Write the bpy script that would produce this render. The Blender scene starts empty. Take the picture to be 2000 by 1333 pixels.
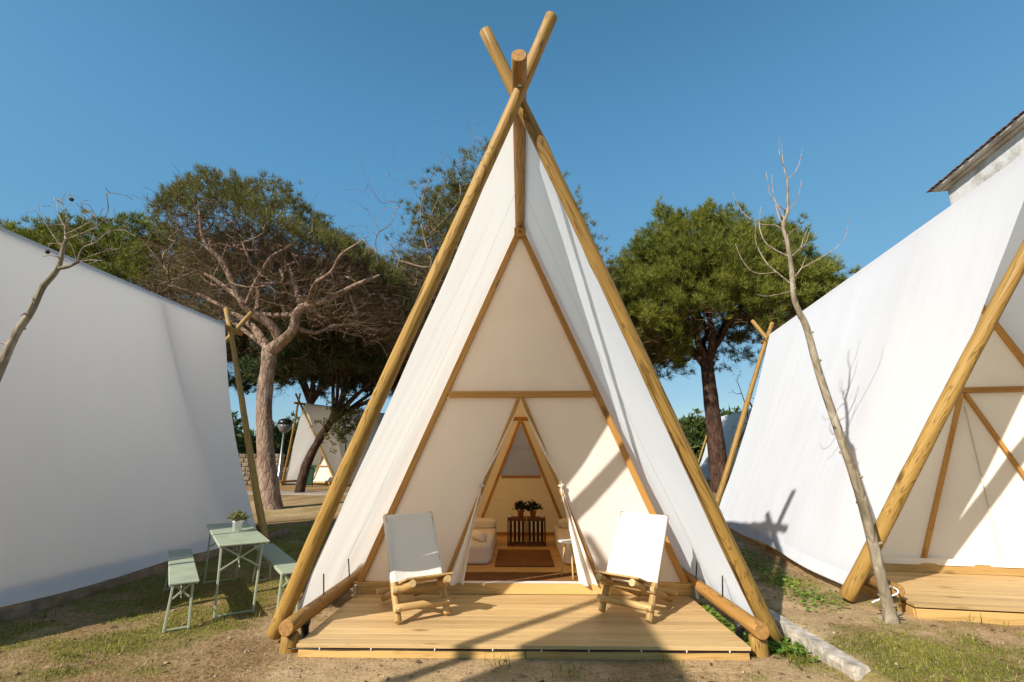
import bpy, bmesh, math, random
import numpy as np
from mathutils import Vector, Matrix, Euler
random.seed(7); RNG = np.random.default_rng(7)
sc = bpy.context.scene
COL = sc.collection

# ---------------------------------------------------------------- camera
F, TH, YAW, H = 906.26, .247, .0188, 1.63          # focal length in photo pixels, pitch, yaw, eye height
cam = bpy.data.cameras.new('camera'); cam.sensor_width = 36; cam.lens = 36*F/2000
cam.clip_start = .05; cam.clip_end = 6000
co = bpy.data.objects.new('camera', cam); COL.objects.link(co)
co.location = (0, 0, H); co.rotation_euler = (math.pi/2+TH, 0, YAW)
sc.camera = co
# ---------------------------------------------------------------- sky, sun, exposure
SX, SY = .98, 1.13                                  # shadow run per metre of height
ELEV = math.atan2(1, math.hypot(SX, SY))
w = bpy.data.worlds.new('World'); sc.world = w; w.use_nodes = True
nt = w.node_tree; bg = nt.nodes['Background']
sky = nt.nodes.new('ShaderNodeTexSky'); sky.sky_type = 'NISHITA'; sky.sun_disc = False
sky.sun_elevation = ELEV
sky.sun_rotation = math.atan2(-SX, -SY)             # towards the sun, clockwise from +Y
sky.air_density = 1.0; sky.dust_density = .3; sky.ozone_density = 1.0; sky.altitude = 20
# the photograph's rendering of the sky: each channel gets a softer contrast and its own white balance
sep = nt.nodes.new('ShaderNodeSeparateColor'); cmb = nt.nodes.new('ShaderNodeCombineColor'); nt.links.new(sky.outputs[0], sep.inputs[0])
for ch, (gm, kk, x0) in enumerate(((.74, .74, 5.3), (.46, 1.70, 7.3), (.33, 2.66, 9.))):   # power curve, straight above x0
    pw = nt.nodes.new('ShaderNodeMath'); pw.operation = 'POWER'; pw.inputs[1].default_value = gm; nt.links.new(sep.outputs[ch], pw.inputs[0])
    li = nt.nodes.new('ShaderNodeMath'); li.operation = 'MULTIPLY'; li.inputs[1].default_value = x0**(gm-1); nt.links.new(sep.outputs[ch], li.inputs[0])
    mx_ = nt.nodes.new('ShaderNodeMath'); mx_.operation = 'MAXIMUM'; nt.links.new(pw.outputs[0], mx_.inputs[0]); nt.links.new(li.outputs[0], mx_.inputs[1])
    ml = nt.nodes.new('ShaderNodeMath'); ml.operation = 'MULTIPLY'; ml.inputs[1].default_value = kk; nt.links.new(mx_.outputs[0], ml.inputs[0]); nt.links.new(ml.outputs[0], cmb.inputs[ch])
tcw = nt.nodes.new('ShaderNodeTexCoord'); sxyz = nt.nodes.new('ShaderNodeSeparateXYZ'); nt.links.new(tcw.outputs['Generated'], sxyz.inputs[0])
mrw = nt.nodes.new('ShaderNodeMapRange'); mrw.interpolation_type = 'SMOOTHSTEP'; nt.links.new(sxyz.outputs[2], mrw.inputs[0])
for k_, v_ in zip((1, 2, 3, 4), (.50, .90, 1., .70)): mrw.inputs[k_].default_value = v_      # deeper blue overhead, all round
dv = nt.nodes.new('ShaderNodeVectorMath'); dv.operation = 'SCALE'; nt.links.new(cmb.outputs[0], dv.inputs[0]); nt.links.new(mrw.outputs[0], dv.inputs['Scale'])
nt.links.new(dv.outputs[0], bg.inputs[0]); bg.inputs[1].default_value = .087
sun = bpy.data.lights.new('sun', 'SUN'); sun.energy = 3.9; sun.angle = math.radians(.6); sun.color = (1, .945, .865)
so = bpy.data.objects.new('sun', sun); COL.objects.link(so)
so.rotation_euler = Vector((SX, SY, -1)).to_track_quat('-Z', 'Y').to_euler()
vs = sc.view_settings; vs.view_transform = 'Standard'; vs.look = 'None'; vs.gamma = 1; vs.exposure = .78
vs.use_curve_mapping = False
sc.render.resolution_x = 1024; sc.render.resolution_y = 682
sc.cycles.max_bounces = 10; sc.cycles.transmission_bounces = 8; sc.cycles.diffuse_bounces = 6

# ---------------------------------------------------------------- pixel helpers (a pixel is only a direction)
def ray(px, py):
    u = (px-1000)/F; v = -(py-666.5)/F
    d = math.cos(TH)-v*math.sin(TH); z = math.sin(TH)+v*math.cos(TH)
    c, s = math.cos(YAW), math.sin(YAW)
    return (u*c-d*s, u*s+d*c, z)
def aty(px, py, y):
    r = ray(px, py); t = y/r[1]; return Vector((r[0]*t, y, H+r[2]*t))
def atz(px, py, z=0.):
    r = ray(px, py); t = (z-H)/r[2]; return Vector((r[0]*t, r[1]*t, z))

# ---------------------------------------------------------------- materials
def new_mat(name):
    m = bpy.data.materials.new(name); m.use_nodes = True
    n = m.node_tree.nodes; n.clear()
    out = n.new('ShaderNodeOutputMaterial')
    return m, m.node_tree, out
def node(t, typ, **kw):
    nd = t.nodes.new(typ)
    for k, v in kw.items():
        if k.startswith('i_'):
            key = k[2:]
            nd.inputs[int(key) if key.isdigit() else key.replace('_', ' ')].default_value = v
        else: setattr(nd, k, v)
    return nd
def ramp(t, stops, interp='LINEAR'):
    r = t.nodes.new('ShaderNodeValToRGB'); e = r.color_ramp.elements; r.color_ramp.interpolation = interp
    while len(e) < len(stops): e.new(.5)
    for k, (p, c) in zip(e, stops): k.position = p; k.color = (*c, 1)
    return r
def coords(t, scale, kind='Object', rnd=True):
    tc = t.nodes.new('ShaderNodeTexCoord'); mp = t.nodes.new('ShaderNodeMapping')
    mp.inputs['Scale'].default_value = scale
    if rnd:
        oi = t.nodes.new('ShaderNodeObjectInfo'); ml = node(t, 'ShaderNodeVectorMath', operation='SCALE')
        cb = t.nodes.new('ShaderNodeCombineXYZ')
        for i in range(3): t.links.new(oi.outputs['Random'], cb.inputs[i])
        t.links.new(cb.outputs[0], ml.inputs[0]); ml.inputs['Scale'].default_value = 37.
        ad = node(t, 'ShaderNodeVectorMath', operation='ADD')
        t.links.new(tc.outputs[kind], mp.inputs[0]); t.links.new(mp.outputs[0], ad.inputs[0]); t.links.new(ml.outputs[0], ad.inputs[1])
        return ad.outputs[0]
    t.links.new(tc.outputs[kind], mp.inputs[0]); return mp.outputs[0]
def mixc(t, fac, a, b, mode='MIX'):
    m = node(t, 'ShaderNodeMix', data_type='RGBA', blend_type=mode)
    for s, v in ((m.inputs[0], fac), (m.inputs[6], a), (m.inputs[7], b)):
        if hasattr(v, 'is_linked') or isinstance(v, bpy.types.NodeSocket): t.links.new(v, s)
        elif isinstance(v, (int, float)): s.default_value = v
        else: s.default_value = (*v, 1)
    return m.outputs[2]
def mat_wood(name, dark, mid, light, axis='Z', ring=9., rough=.55, knots=True, vary=.12, bump=.25, gmix=.5, crack=False):
    m, t, out = new_mat(name)
    along, across = .5, 7.
    s = (across, across, along) if axis == 'Z' else (along, across, across)
    v = coords(t, s)
    n1 = node(t, 'ShaderNodeTexNoise', i_Scale=1.0, i_Detail=3., i_Distortion=.8); t.links.new(v, n1.inputs['Vector'])
    mul = node(t, 'ShaderNodeMath', operation='MULTIPLY'); t.links.new(n1.outputs['Fac'], mul.inputs[0]); mul.inputs[1].default_value = ring
    fr = node(t, 'ShaderNodeMath', operation='PINGPONG'); t.links.new(mul.outputs[0], fr.inputs[0]); fr.inputs[1].default_value = .5
    fr2 = node(t, 'ShaderNodeMath', operation='MULTIPLY'); t.links.new(fr.outputs[0], fr2.inputs[0]); fr2.inputs[1].default_value = 2.
    n2 = node(t, 'ShaderNodeTexNoise', i_Scale=5., i_Detail=4.); t.links.new(v, n2.inputs['Vector'])
    r1 = ramp(t, [(.0, mid), (.72, mid), (.93, dark), (1, dark)]); t.links.new(fr2.outputs[0], r1.inputs[0])
    r2 = ramp(t, [(.3, light), (.7, mid)]); t.links.new(n2.outputs['Fac'], r2.inputs[0])
    c = mixc(t, gmix, r2.outputs[0], r1.outputs[0])
    n4 = node(t, 'ShaderNodeTexNoise', i_Scale=.45, i_Detail=2.); t.links.new(v, n4.inputs['Vector'])
    r4 = ramp(t, [(.35, (.82, .8, .78)), (.65, (1.12, 1.12, 1.1))]); t.links.new(n4.outputs['Fac'], r4.inputs[0])
    c = mixc(t, 1., c, r4.outputs[0], 'MULTIPLY')
    if knots:
        vk = coords(t, (4., 4., 1.4) if axis == 'Z' else (1.4, 4., 4.))
        vo = node(t, 'ShaderNodeTexVoronoi', i_Scale=1., i_Randomness=1.); t.links.new(vk, vo.inputs['Vector'])
        rk = ramp(t, [(.06, (1, 1, 1)), (.15, (0, 0, 0))]); t.links.new(vo.outputs['Distance'], rk.inputs[0])
        kd = tuple(x*.45 for x in dark)
        sepk = node(t, 'ShaderNodeMath', operation='MULTIPLY'); t.links.new(rk.outputs[0], sepk.inputs[0]); sepk.inputs[1].default_value = .75
        c = mixc(t, sepk.outputs[0], c, kd)
    if crack:
        vc = coords(t, (6., 6., .10))
        nc = node(t, 'ShaderNodeTexNoise', i_Scale=1., i_Detail=2.); t.links.new(vc, nc.inputs['Vector'])
        rc = ramp(t, [(.490, (0, 0, 0)), (.497, (1, 1, 1)), (.503, (1, 1, 1)), (.510, (0, 0, 0))]); t.links.new(nc.outputs['Fac'], rc.inputs[0])
        nd2 = node(t, 'ShaderNodeTexNoise', i_Scale=.35, i_Detail=0.); t.links.new(coords(t, (1, 1, 1)), nd2.inputs['Vector'])
        rd2 = ramp(t, [(.48, (0, 0, 0)), (.60, (1, 1, 1))]); t.links.new(nd2.outputs['Fac'], rd2.inputs[0])
        mc = node(t, 'ShaderNodeMath', operation='MULTIPLY'); t.links.new(rc.outputs[0], mc.inputs[0]); t.links.new(rd2.outputs[0], mc.inputs[1])
        c = mixc(t, mc.outputs[0], c, tuple(x*.25 for x in dark))
    oi = t.nodes.new('ShaderNodeObjectInfo'); hs = t.nodes.new('ShaderNodeHueSaturation')
    mr = node(t, 'ShaderNodeMapRange'); t.links.new(oi.outputs['Random'], mr.inputs[0]); mr.inputs[3].default_value = 1-vary; mr.inputs[4].default_value = 1+vary
    t.links.new(mr.outputs[0], hs.inputs['Value']); t.links.new(c, hs.inputs['Color'])
    p = node(t, 'ShaderNodeBsdfPrincipled', i_Roughness=rough); p.inputs['Specular IOR Level'].default_value = .3
    t.links.new(hs.outputs[0], p.inputs['Base Color'])
    b = node(t, 'ShaderNodeBump', i_Strength=bump, i_Distance=.004); t.links.new(fr2.outputs[0], b.inputs['Height']); t.links.new(b.outputs[0], p.inputs['Normal'])
    t.links.new(p.outputs[0], out.inputs[0]); return m
def mat_cloth(name, col, trans=None, k=.3, wr=.3, scale=9., dirt=.06, streak=0.):
    m, t, out = new_mat(name)
    v = coords(t, (1, 1, 1), rnd=True)
    n = node(t, 'ShaderNodeTexNoise', i_Scale=scale, i_Detail=4., i_Distortion=.4); t.links.new(v, n.inputs['Vector'])
    n2 = node(t, 'ShaderNodeTexNoise', i_Scale=1.1, i_Detail=5.); t.links.new(v, n2.inputs['Vector'])
    r = ramp(t, [(.3, tuple(x*(1-dirt) for x in col)), (.6, col)]); t.links.new(n2.outputs['Fac'], r.inputs[0])
    b = node(t, 'ShaderNodeBump', i_Strength=wr, i_Distance=.02); t.links.new(n.outputs['Fac'], b.inputs['Height'])
    if streak:
        n5 = node(t, 'ShaderNodeTexNoise', i_Scale=1., i_Detail=5., i_Roughness=.6, i_Distortion=.3); t.links.new(coords(t, (.9, 11., .55)), n5.inputs['Vector'])
        b2 = node(t, 'ShaderNodeBump', i_Strength=streak, i_Distance=.03); t.links.new(n5.outputs['Fac'], b2.inputs['Height']); t.links.new(b.outputs[0], b2.inputs['Normal']); b = b2
    d = node(t, 'ShaderNodeBsdfDiffuse', i_Roughness=.6); t.links.new(r.outputs[0], d.inputs['Color']); t.links.new(b.outputs[0], d.inputs['Normal'])
    if trans:
        tr = node(t, 'ShaderNodeBsdfTranslucent', i_Color=(*trans, 1)); t.links.new(b.outputs[0], tr.inputs['Normal'])
        mx = node(t, 'ShaderNodeMixShader', i_0=k); t.links.new(d.outputs[0], mx.inputs[1]); t.links.new(tr.outputs[0], mx.inputs[2])
        t.links.new(mx.outputs[0], out.inputs[0])
    else: t.links.new(d.outputs[0], out.inputs[0])
    return m
def mat_plain(name, col, rough=.5, metal=0., noise=.12, nscale=14., spec=.4, bump=0.):
    m, t, out = new_mat(name)
    v = coords(t, (1, 1, 1))
    n = node(t, 'ShaderNodeTexNoise', i_Scale=nscale, i_Detail=5.); t.links.new(v, n.inputs['Vector'])
    r = ramp(t, [(.3, tuple(x*(1-noise) for x in col)), (.7, tuple(min(1, x*(1+noise)) for x in col))]); t.links.new(n.outputs['Fac'], r.inputs[0])
    p = node(t, 'ShaderNodeBsdfPrincipled', i_Roughness=rough, i_Metallic=metal); p.inputs['Specular IOR Level'].default_value = spec
    t.links.new(r.outputs[0], p.inputs['Base Color'])
    if bump:
        b = node(t, 'ShaderNodeBump', i_Strength=bump, i_Distance=.02); t.links.new(n.outputs['Fac'], b.inputs['Height']); t.links.new(b.outputs[0], p.inputs['Normal'])
    t.links.new(p.outputs[0], out.inputs[0]); return m
def mat_leaf(name, c1, c2, k=.25, scale=.9, rnd=True):
    m, t, out = new_mat(name)
    v = coords(t, (1, 1, 1), rnd=rnd)
    n = node(t, 'ShaderNodeTexNoise', i_Scale=scale, i_Detail=3.); t.links.new(v, n.inputs['Vector'])
    n3 = node(t, 'ShaderNodeTexWhiteNoise'); ge = t.nodes.new('ShaderNodeNewGeometry'); t.links.new(ge.outputs['Random Per Island'], n3.inputs['Vector'])
    ad = node(t, 'ShaderNodeMath', operation='ADD'); t.links.new(n.outputs['Fac'], ad.inputs[0])
    m3 = node(t, 'ShaderNodeMath', operation='MULTIPLY_ADD'); t.links.new(n3.outputs[0], m3.inputs[0]); m3.inputs[1].default_value = .5; m3.inputs[2].default_value = -.25
    t.links.new(m3.outputs[0], ad.inputs[1])
    r = ramp(t, [(.3, c1), (.7, c2)]); t.links.new(ad.outputs[0], r.inputs[0])
    d = node(t, 'ShaderNodeBsdfPrincipled', i_Roughness=.6); d.inputs['Specular IOR Level'].default_value = .25; t.links.new(r.outputs[0], d.inputs['Base Color'])
    tr = node(t, 'ShaderNodeBsdfTranslucent'); t.links.new(r.outputs[0], tr.inputs['Color'])
    mx = node(t, 'ShaderNodeMixShader', i_0=k); t.links.new(d.outputs[0], mx.inputs[1]); t.links.new(tr.outputs[0], mx.inputs[2])
    t.links.new(mx.outputs[0], out.inputs[0]); return m
def mat_bark(name, c1, c2, c3, scale=6., stretch=.35, bump=.8, crack=.8):
    m, t, out = new_mat(name)
    v = coords(t, (scale, scale, scale*stretch))
    n = node(t, 'ShaderNodeTexNoise', i_Scale=1.3, i_Detail=6., i_Distortion=.6); t.links.new(v, n.inputs['Vector'])
    vo = node(t, 'ShaderNodeTexVoronoi', feature='DISTANCE_TO_EDGE', i_Scale=1.2); t.links.new(v, vo.inputs['Vector'])
    r = ramp(t, [(.25, c1), (.5, c2), (.75, c3)]); t.links.new(n.outputs['Fac'], r.inputs[0])
    r2 = ramp(t, [(0, (.45, .42, .4)), (.12, (1, 1, 1))]); t.links.new(vo.outputs['Distance'], r2.inputs[0])
    c = mixc(t, crack, r.outputs[0], r2.outputs[0], 'MULTIPLY')
    p = node(t, 'ShaderNodeBsdfPrincipled', i_Roughness=.85); p.inputs['Specular IOR Level'].default_value = .15
    t.links.new(c, p.inputs['Base Color'])
    ad = node(t, 'ShaderNodeMath', operation='ADD'); t.links.new(r2.outputs[0], ad.inputs[0]); t.links.new(n.outputs['Fac'], ad.inputs[1])
    b = node(t, 'ShaderNodeBump', i_Strength=bump, i_Distance=.03); t.links.new(ad.outputs[0], b.inputs['Height']); t.links.new(b.outputs[0], p.inputs['Normal'])
    t.links.new(p.outputs[0], out.inputs[0]); return m

M = {}
M['pole'] = mat_wood('treated_pine_pole', (.10, .048, .008), (.34, .195, .045), (.45, .28, .09), ring=13, vary=.06, gmix=.72, crack=True)
M['log'] = mat_wood('treated_pine_log', (.10, .05, .012), (.32, .165, .042), (.42, .24, .075), ring=12, vary=.08, gmix=.7, crack=True)
M['end'] = mat_plain('sawn_log_end', (.36, .18, .05), .7, noise=.3, nscale=30)
M['chairpole'] = mat_wood('chair_pole_wood', (.20, .11, .035), (.45, .28, .10), (.54, .36, .15), ring=8, vary=.1)
M['chairend'] = mat_plain('chair_pole_end', (.58, .38, .17), .7, noise=.15, nscale=40)
M['frame'] = mat_wood('varnished_frame', (.27, .11, .02), (.43, .215, .05), (.48, .25, .065), ring=5, vary=.05, bump=.1)
M['deck'] = mat_wood('deck_pine', (.40, .25, .10), (.53, .35, .155), (.58, .40, .195), axis='X', ring=8, vary=.055, bump=.2)
M['beam'] = mat_wood('beam_pine', (.34, .18, .05), (.54, .33, .11), (.62, .40, .16), axis='X', ring=6, vary=.08)
M['floor'] = mat_wood('cabin_floor', (.46, .25, .08), (.60, .37, .13), (.64, .42, .17), axis='X', ring=4, vary=.06, knots=False, rough=.35)
M['crate'] = mat_wood('stained_crate', (.05, .018, .008), (.13, .045, .018), (.18, .07, .03), ring=5, vary=.2)
M['canopy'] = mat_cloth('white_canopy', (.78, .815, .865), (.92, .86, .77), .49, wr=.08, streak=.16, dirt=.03)
M['cream'] = mat_cloth('cream_canvas', (.91, .85, .755), (.98, .84, .60), .24, wr=.12)
M['lining'] = mat_cloth('inner_lining', (.80, .58, .32), (1., .68, .30), .68, wr=.1)
M['seam'] = mat_cloth('seam_tape', (.66, .60, .52), (.6, .48, .34), .15, wr=.1)
M['chaircloth'] = mat_cloth('chair_cloth', (.83, .775, .695), (.9, .82, .68), .15, wr=.15, scale=30)
M['bed'] = mat_cloth('bed_linen', (.78, .73, .66), wr=.5, scale=5)
M['rug'] = mat_cloth('jute_rug', (.26, .125, .05), wr=1., scale=70, dirt=.45)
M['mesh'] = mat_cloth('window_mesh', (.42, .41, .40), (.55, .55, .56), .45, wr=.1)
M['sage'] = mat_plain('sage_paint', (.36, .395, .265), .42, noise=.13, nscale=4, spec=.5)
M['sagedark'] = mat_plain('sage_steel', (.33, .365, .25), .35, noise=.06, spec=.5)
M['black'] = mat_plain('black_plastic', (.012, .012, .013), .3, noise=.2, spec=.5)
M['glassblack'] = mat_plain('spot_lens', (.03, .03, .035), .08, noise=.1, spec=.8)
M['steel'] = mat_plain('galvanised_steel', (.5, .5, .5), .35, metal=.9, noise=.1)
M['white'] = mat_plain('white_paint', (.78, .77, .74), .4, noise=.04)
M['pot_white'] = mat_plain('white_pot', (.8, .8, .78), .35, noise=.02)
M['terracotta'] = mat_plain('terracotta', (.42, .12, .04), .8, noise=.15)
M['soil'] = mat_plain('pot_soil', (.04, .025, .015), .95, noise=.3)
M['beech'] = mat_plain('beech_leg', (.55, .36, .15), .45, noise=.1)
M['concrete'] = mat_plain('kerb_concrete', (.43, .375, .30), .9, noise=.42, nscale=13, bump=1.)
M['stone'] = mat_plain('rubble_stone', (.20, .15, .10), .9, noise=.4, nscale=5, bump=.6)
M['path'] = mat_plain('paved_path', (.30, .25, .20), .9, noise=.2, nscale=2, bump=.3)
M['bin'] = mat_plain('green_plastic', (.035, .10, .05), .45, noise=.2)
M['tile'] = mat_plain('roof_tile', (.22, .12, .09), .8, noise=.4, nscale=8)
M['sea'] = mat_plain('sea_water', (.06, .16, .26), .15, noise=.2, nscale=.2)
M['clear'] = mat_plain('lamp_glass', (.16, .165, .16), .12, noise=.1, spec=.6)
M['bark'] = mat_bark('pine_bark', (.12, .07, .05), (.28, .185, .13), (.42, .30, .22), 5., crack=.28)
M['limb'] = mat_bark('pine_limb', (.15, .09, .06), (.30, .20, .135), (.40, .29, .20), 9., bump=.4)
M['twig'] = mat_bark('pine_twig', (.07, .043, .025), (.155, .10, .062), (.26, .185, .12), 3., bump=0.)
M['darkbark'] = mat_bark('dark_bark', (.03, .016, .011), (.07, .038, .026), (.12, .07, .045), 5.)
M['sapbark'] = mat_bark('plane_bark', (.10, .085, .05), (.235, .185, .12), (.42, .36, .27), 7., .45, bump=.45, crack=.08)
M['saptwig'] = mat_bark('plane_twig', (.26, .19, .15), (.38, .29, .23), (.46, .37, .30), 8., bump=0.)
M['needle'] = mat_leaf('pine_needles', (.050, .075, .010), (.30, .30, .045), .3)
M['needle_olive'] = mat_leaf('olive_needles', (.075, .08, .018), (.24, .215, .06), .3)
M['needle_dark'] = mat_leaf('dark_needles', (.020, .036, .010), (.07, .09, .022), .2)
M['hedge'] = mat_leaf('hedge_leaves', (.03, .06, .012), (.12, .15, .03), .2, scale=.5)
M['grass'] = mat_leaf('grass_blades', (.10, .125, .014), (.34, .33, .05), .35, scale=1.5)
M['clover'] = mat_leaf('clover_leaves', (.09, .17, .02), (.24, .36, .05), .35, scale=3.)
M['straw'] = mat_leaf('dry_straw', (.22, .14, .065), (.50, .37, .19), .15, scale=2.)
M['pottedleaf'] = mat_leaf('potted_leaves', (.06, .075, .02), (.36, .33, .12), .25, scale=20.)
M['darkleaf'] = mat_leaf('dark_potted_leaves', (.012, .022, .008), (.035, .055, .02), .2, scale=10.)

def mat_plaster():
    m, t, out = new_mat('peeling_plaster')
    v = coords(t, (1, 1, 1), rnd=False)
    n = node(t, 'ShaderNodeTexNoise', i_Scale=.8, i_Detail=9., i_Roughness=.7); t.links.new(v, n.inputs['Vector'])
    r = ramp(t, [(.45, (.72, .71, .68)), (.56, (.50, .46, .41)), (.70, (.28, .24, .20))]); t.links.new(n.outputs['Fac'], r.inputs[0])
    p = node(t, 'ShaderNodeBsdfPrincipled', i_Roughness=.9); t.links.new(r.outputs[0], p.inputs['Base Color'])
    b = node(t, 'ShaderNodeBump', i_Strength=.8, i_Distance=.06); t.links.new(n.outputs['Fac'], b.inputs['Height']); t.links.new(b.outputs[0], p.inputs['Normal'])
    t.links.new(p.outputs[0], out.inputs[0]); return m
M['plaster'] = mat_plaster()

# ---------------------------------------------------------------- mesh helpers
def link(name, me, mat=None, parent=None):
    o = bpy.data.objects.new(name, me); COL.objects.link(o)
    if mat is not None and not me.materials: me.materials.append(M[mat])
    if parent: o.parent = parent
    return o
def mesh(name, verts, faces, smooth=False):
    me = bpy.data.meshes.new(name); me.from_pydata([tuple(v) for v in verts], [], faces)
    if smooth: me.polygons.foreach_set('use_smooth', [True]*len(me.polygons))
    me.update(); return me
def npmesh(name, V, T):
    """fast triangle mesh: V (n,3), T (m,3)"""
    me = bpy.data.meshes.new(name); n, m = len(V), len(T)
    me.vertices.add(n); me.vertices.foreach_set('co', np.ascontiguousarray(V, dtype=np.float32).ravel())
    me.loops.add(3*m); me.loops.foreach_set('vertex_index', np.ascontiguousarray(T, dtype=np.int32).ravel())
    me.polygons.add(m); me.polygons.foreach_set('loop_start', np.arange(0, 3*m, 3, dtype=np.int32))
    me.polygons.foreach_set('loop_total', np.full(m, 3, dtype=np.int32))
    me.update(calc_edges=True); return me
def tag(o, label, cat, group=None, kind=None):
    if label: o['label'] = label
    if cat: o['category'] = cat
    if group: o['group'] = group
    if kind: o['kind'] = kind
    return o
def empty(name, loc, rz=0.):
    o = bpy.data.objects.new(name, None); COL.objects.link(o); o.location = loc; o.rotation_euler = (0, 0, rz)
    o.empty_display_size = .2; return o
_boxes = {}
def box_mesh(sx, sy, sz, bev=.004):
    key = (round(sx, 4), round(sy, 4), round(sz, 4), bev)
    if key in _boxes: return _boxes[key]
    bm = bmesh.new(); bmesh.ops.create_cube(bm, size=1.)
    for v in bm.verts: v.co = Vector((v.co.x*sx, v.co.y*sy, v.co.z*sz))
    if bev: bmesh.ops.bevel(bm, geom=bm.edges[:], offset=min(bev, .3*min(sx, sy, sz)), segments=1, affect='EDGES')
    me = bpy.data.meshes.new('box'); bm.to_mesh(me); bm.free(); _boxes[key] = me; return me
def box(name, size, loc, mat, parent, rot=(0, 0, 0), bev=.004):
    me = box_mesh(*size, bev)
    if me.materials and me.materials[0] != M[mat]:
        me = me.copy(); me.materials.clear()
    o = link(name, me, mat, parent); o.location = loc; o.rotation_euler = rot; return o
def bar(name, p0, p1, wx, wy, mat, parent, side=(0, 1, 0), bev=.004):
    """rectangular bar from p0 to p1, local Z along it"""
    p0, p1 = Vector(p0), Vector(p1); d = p1-p0; L = d.length; z = d.normalized()
    y = Vector(side); y = (y-z*y.dot(z)).normalized(); x = y.cross(z)
    me = box_mesh(wx, wy, L, bev)
    if me.materials and me.materials[0] != M[mat]: me = me.copy(); me.materials.clear()
    o = link(name, me, mat, parent)
    o.matrix_basis = Matrix.Translation((p0+p1)/2) @ Matrix((x, y, z)).transposed().to_4x4()
    return o
def pole(name, p0, p1, r0, r1, mat, parent, endmat='end', sides=18, seed=0, crook=.012, lump=.045, ch=.12, knots=1.):
    """round wood from p0 to p1, local Z along it; knots swell it and the ends are sawn with a small chamfer"""
    rs = random.Random(seed*13+5); p0, p1 = Vector(p0), Vector(p1); d = p1-p0; L = d.length; z = d.normalized()
    x = Vector((1, 0, 0)) if abs(z.x) < .9 else Vector((0, 1, 0)); y = z.cross(x).normalized(); x = y.cross(z)
    n = max(6, int(L/.16)); V = []; Fc = []; mi = []
    ph = [rs.uniform(0, 6.28) for _ in range(6)]
    kn = [(rs.uniform(.05, .95), rs.uniform(0, 6.28), rs.uniform(.5, 1.2)) for _ in range(int(L*1.6*knots))]
    ts = [0., ch*r0/L]+[i/n for i in range(1, n)]+[1-ch*r1/L, 1.]
    for i, t in enumerate(ts):
        r = r0+(r1-r0)*t
        e = min(1, t*(1-t)*8)
        cx = crook*L*.25*math.sin(t*5+ph[0])*e; cy = crook*L*.25*math.sin(t*4.2+ph[1])*e
        if i in (0, len(ts)-1): r *= (1-ch)
        for k in range(sides):
            a = 2*math.pi*k/sides
            rr = r*(1+lump*(math.sin(a*2+ph[2]+t*3)*.5+math.sin(a*3+ph[3]-t*9*L)*.35))
            for kt, ka, ks in kn:
                q = ((t-kt)*L/.05)**2+((math.cos(a-ka)-1)*5)**2
                if q < 6: rr += r*.17*ks*math.exp(-q)
            V.append((cx+rr*math.cos(a), cy+rr*math.sin(a), (t-.5)*L))
    m = len(ts)
    for i in range(m-1):
        for k in range(sides):
            k2 = (k+1) % sides
            Fc.append((i*sides+k, i*sides+k2, (i+1)*sides+k2, (i+1)*sides+k)); mi.append(0)
    Fc.append(tuple(range(sides))[::-1]); mi.append(1)
    Fc.append(tuple((m-1)*sides+k for k in range(sides))); mi.append(1)
    me = mesh(name, V, Fc); me.materials.append(M[mat]); me.materials.append(M[endmat])
    me.polygons.foreach_set('material_index', mi); me.polygons.foreach_set('use_smooth', [q == 0 for q in mi])
    o = link(name, me, None, parent)
    o.matrix_basis = Matrix.Translation((p0+p1)/2) @ Matrix((x, y, z)).transposed().to_4x4()
    return o
def sheet(name, fn, nu, nv, mat, parent, thick=0.):
    us = list(np.linspace(0, 1, nu+1)) if name != 'canopy' else [0, .0075, .015, .0225]+list(np.linspace(.03, 1, nu-3))
    V = [fn(float(us[i]), j/nv) for i in range(nu+1) for j in range(nv+1)]
    Fc = [(i*(nv+1)+j, (i+1)*(nv+1)+j, (i+1)*(nv+1)+j+1, i*(nv+1)+j+1) for i in range(nu) for j in range(nv)]
    o = link(name, mesh(name, V, Fc, True), mat, parent)
    if thick:
        md = o.modifiers.new('thickness', 'SOLIDIFY'); md.thickness = thick; md.offset = 0
    return o
def tube_np(paths, sides_fn):
    """paths: list of (points (n,3), radii (n)); returns V, T"""
    VV = []; TT = []; off = 0
    for P, R in paths:
        P = np.asarray(P, float); R = np.asarray(R, float); n = len(P)
        if n < 2: continue
        s = sides_fn(R[0])
        D = np.gradient(P, axis=0); D /= np.linalg.norm(D, axis=1)[:, None]+1e-9
        ref = np.array([.31, .87, .13]) if abs(D[0] @ np.array([.31, .87, .13])) < .85 else np.array([.9, -.1, .3])
        X = np.cross(D, ref); X /= np.linalg.norm(X, axis=1)[:, None]+1e-9; Y = np.cross(D, X)
        a = np.arange(s)*2*math.pi/s
        ring = P[:, None, :]+R[:, None, None]*(np.cos(a)[None, :, None]*X[:, None, :]+np.sin(a)[None, :, None]*Y[:, None, :])
        VV.append(ring.reshape(-1, 3))
        i = np.arange(n-1)[:, None]*s; k = np.arange(s)[None, :]; k2 = (k+1) % s
        A = (i+k).ravel(); B = (i+k2).ravel(); Cc = (i+s+k2).ravel(); Dd = (i+s+k).ravel()
        TT.append(np.stack([np.concatenate([A, A]), np.concatenate([B, Cc]), np.concatenate([Cc, Dd])], 1)+off)
        off += n*s
    return np.concatenate(VV), np.concatenate(TT)
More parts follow.
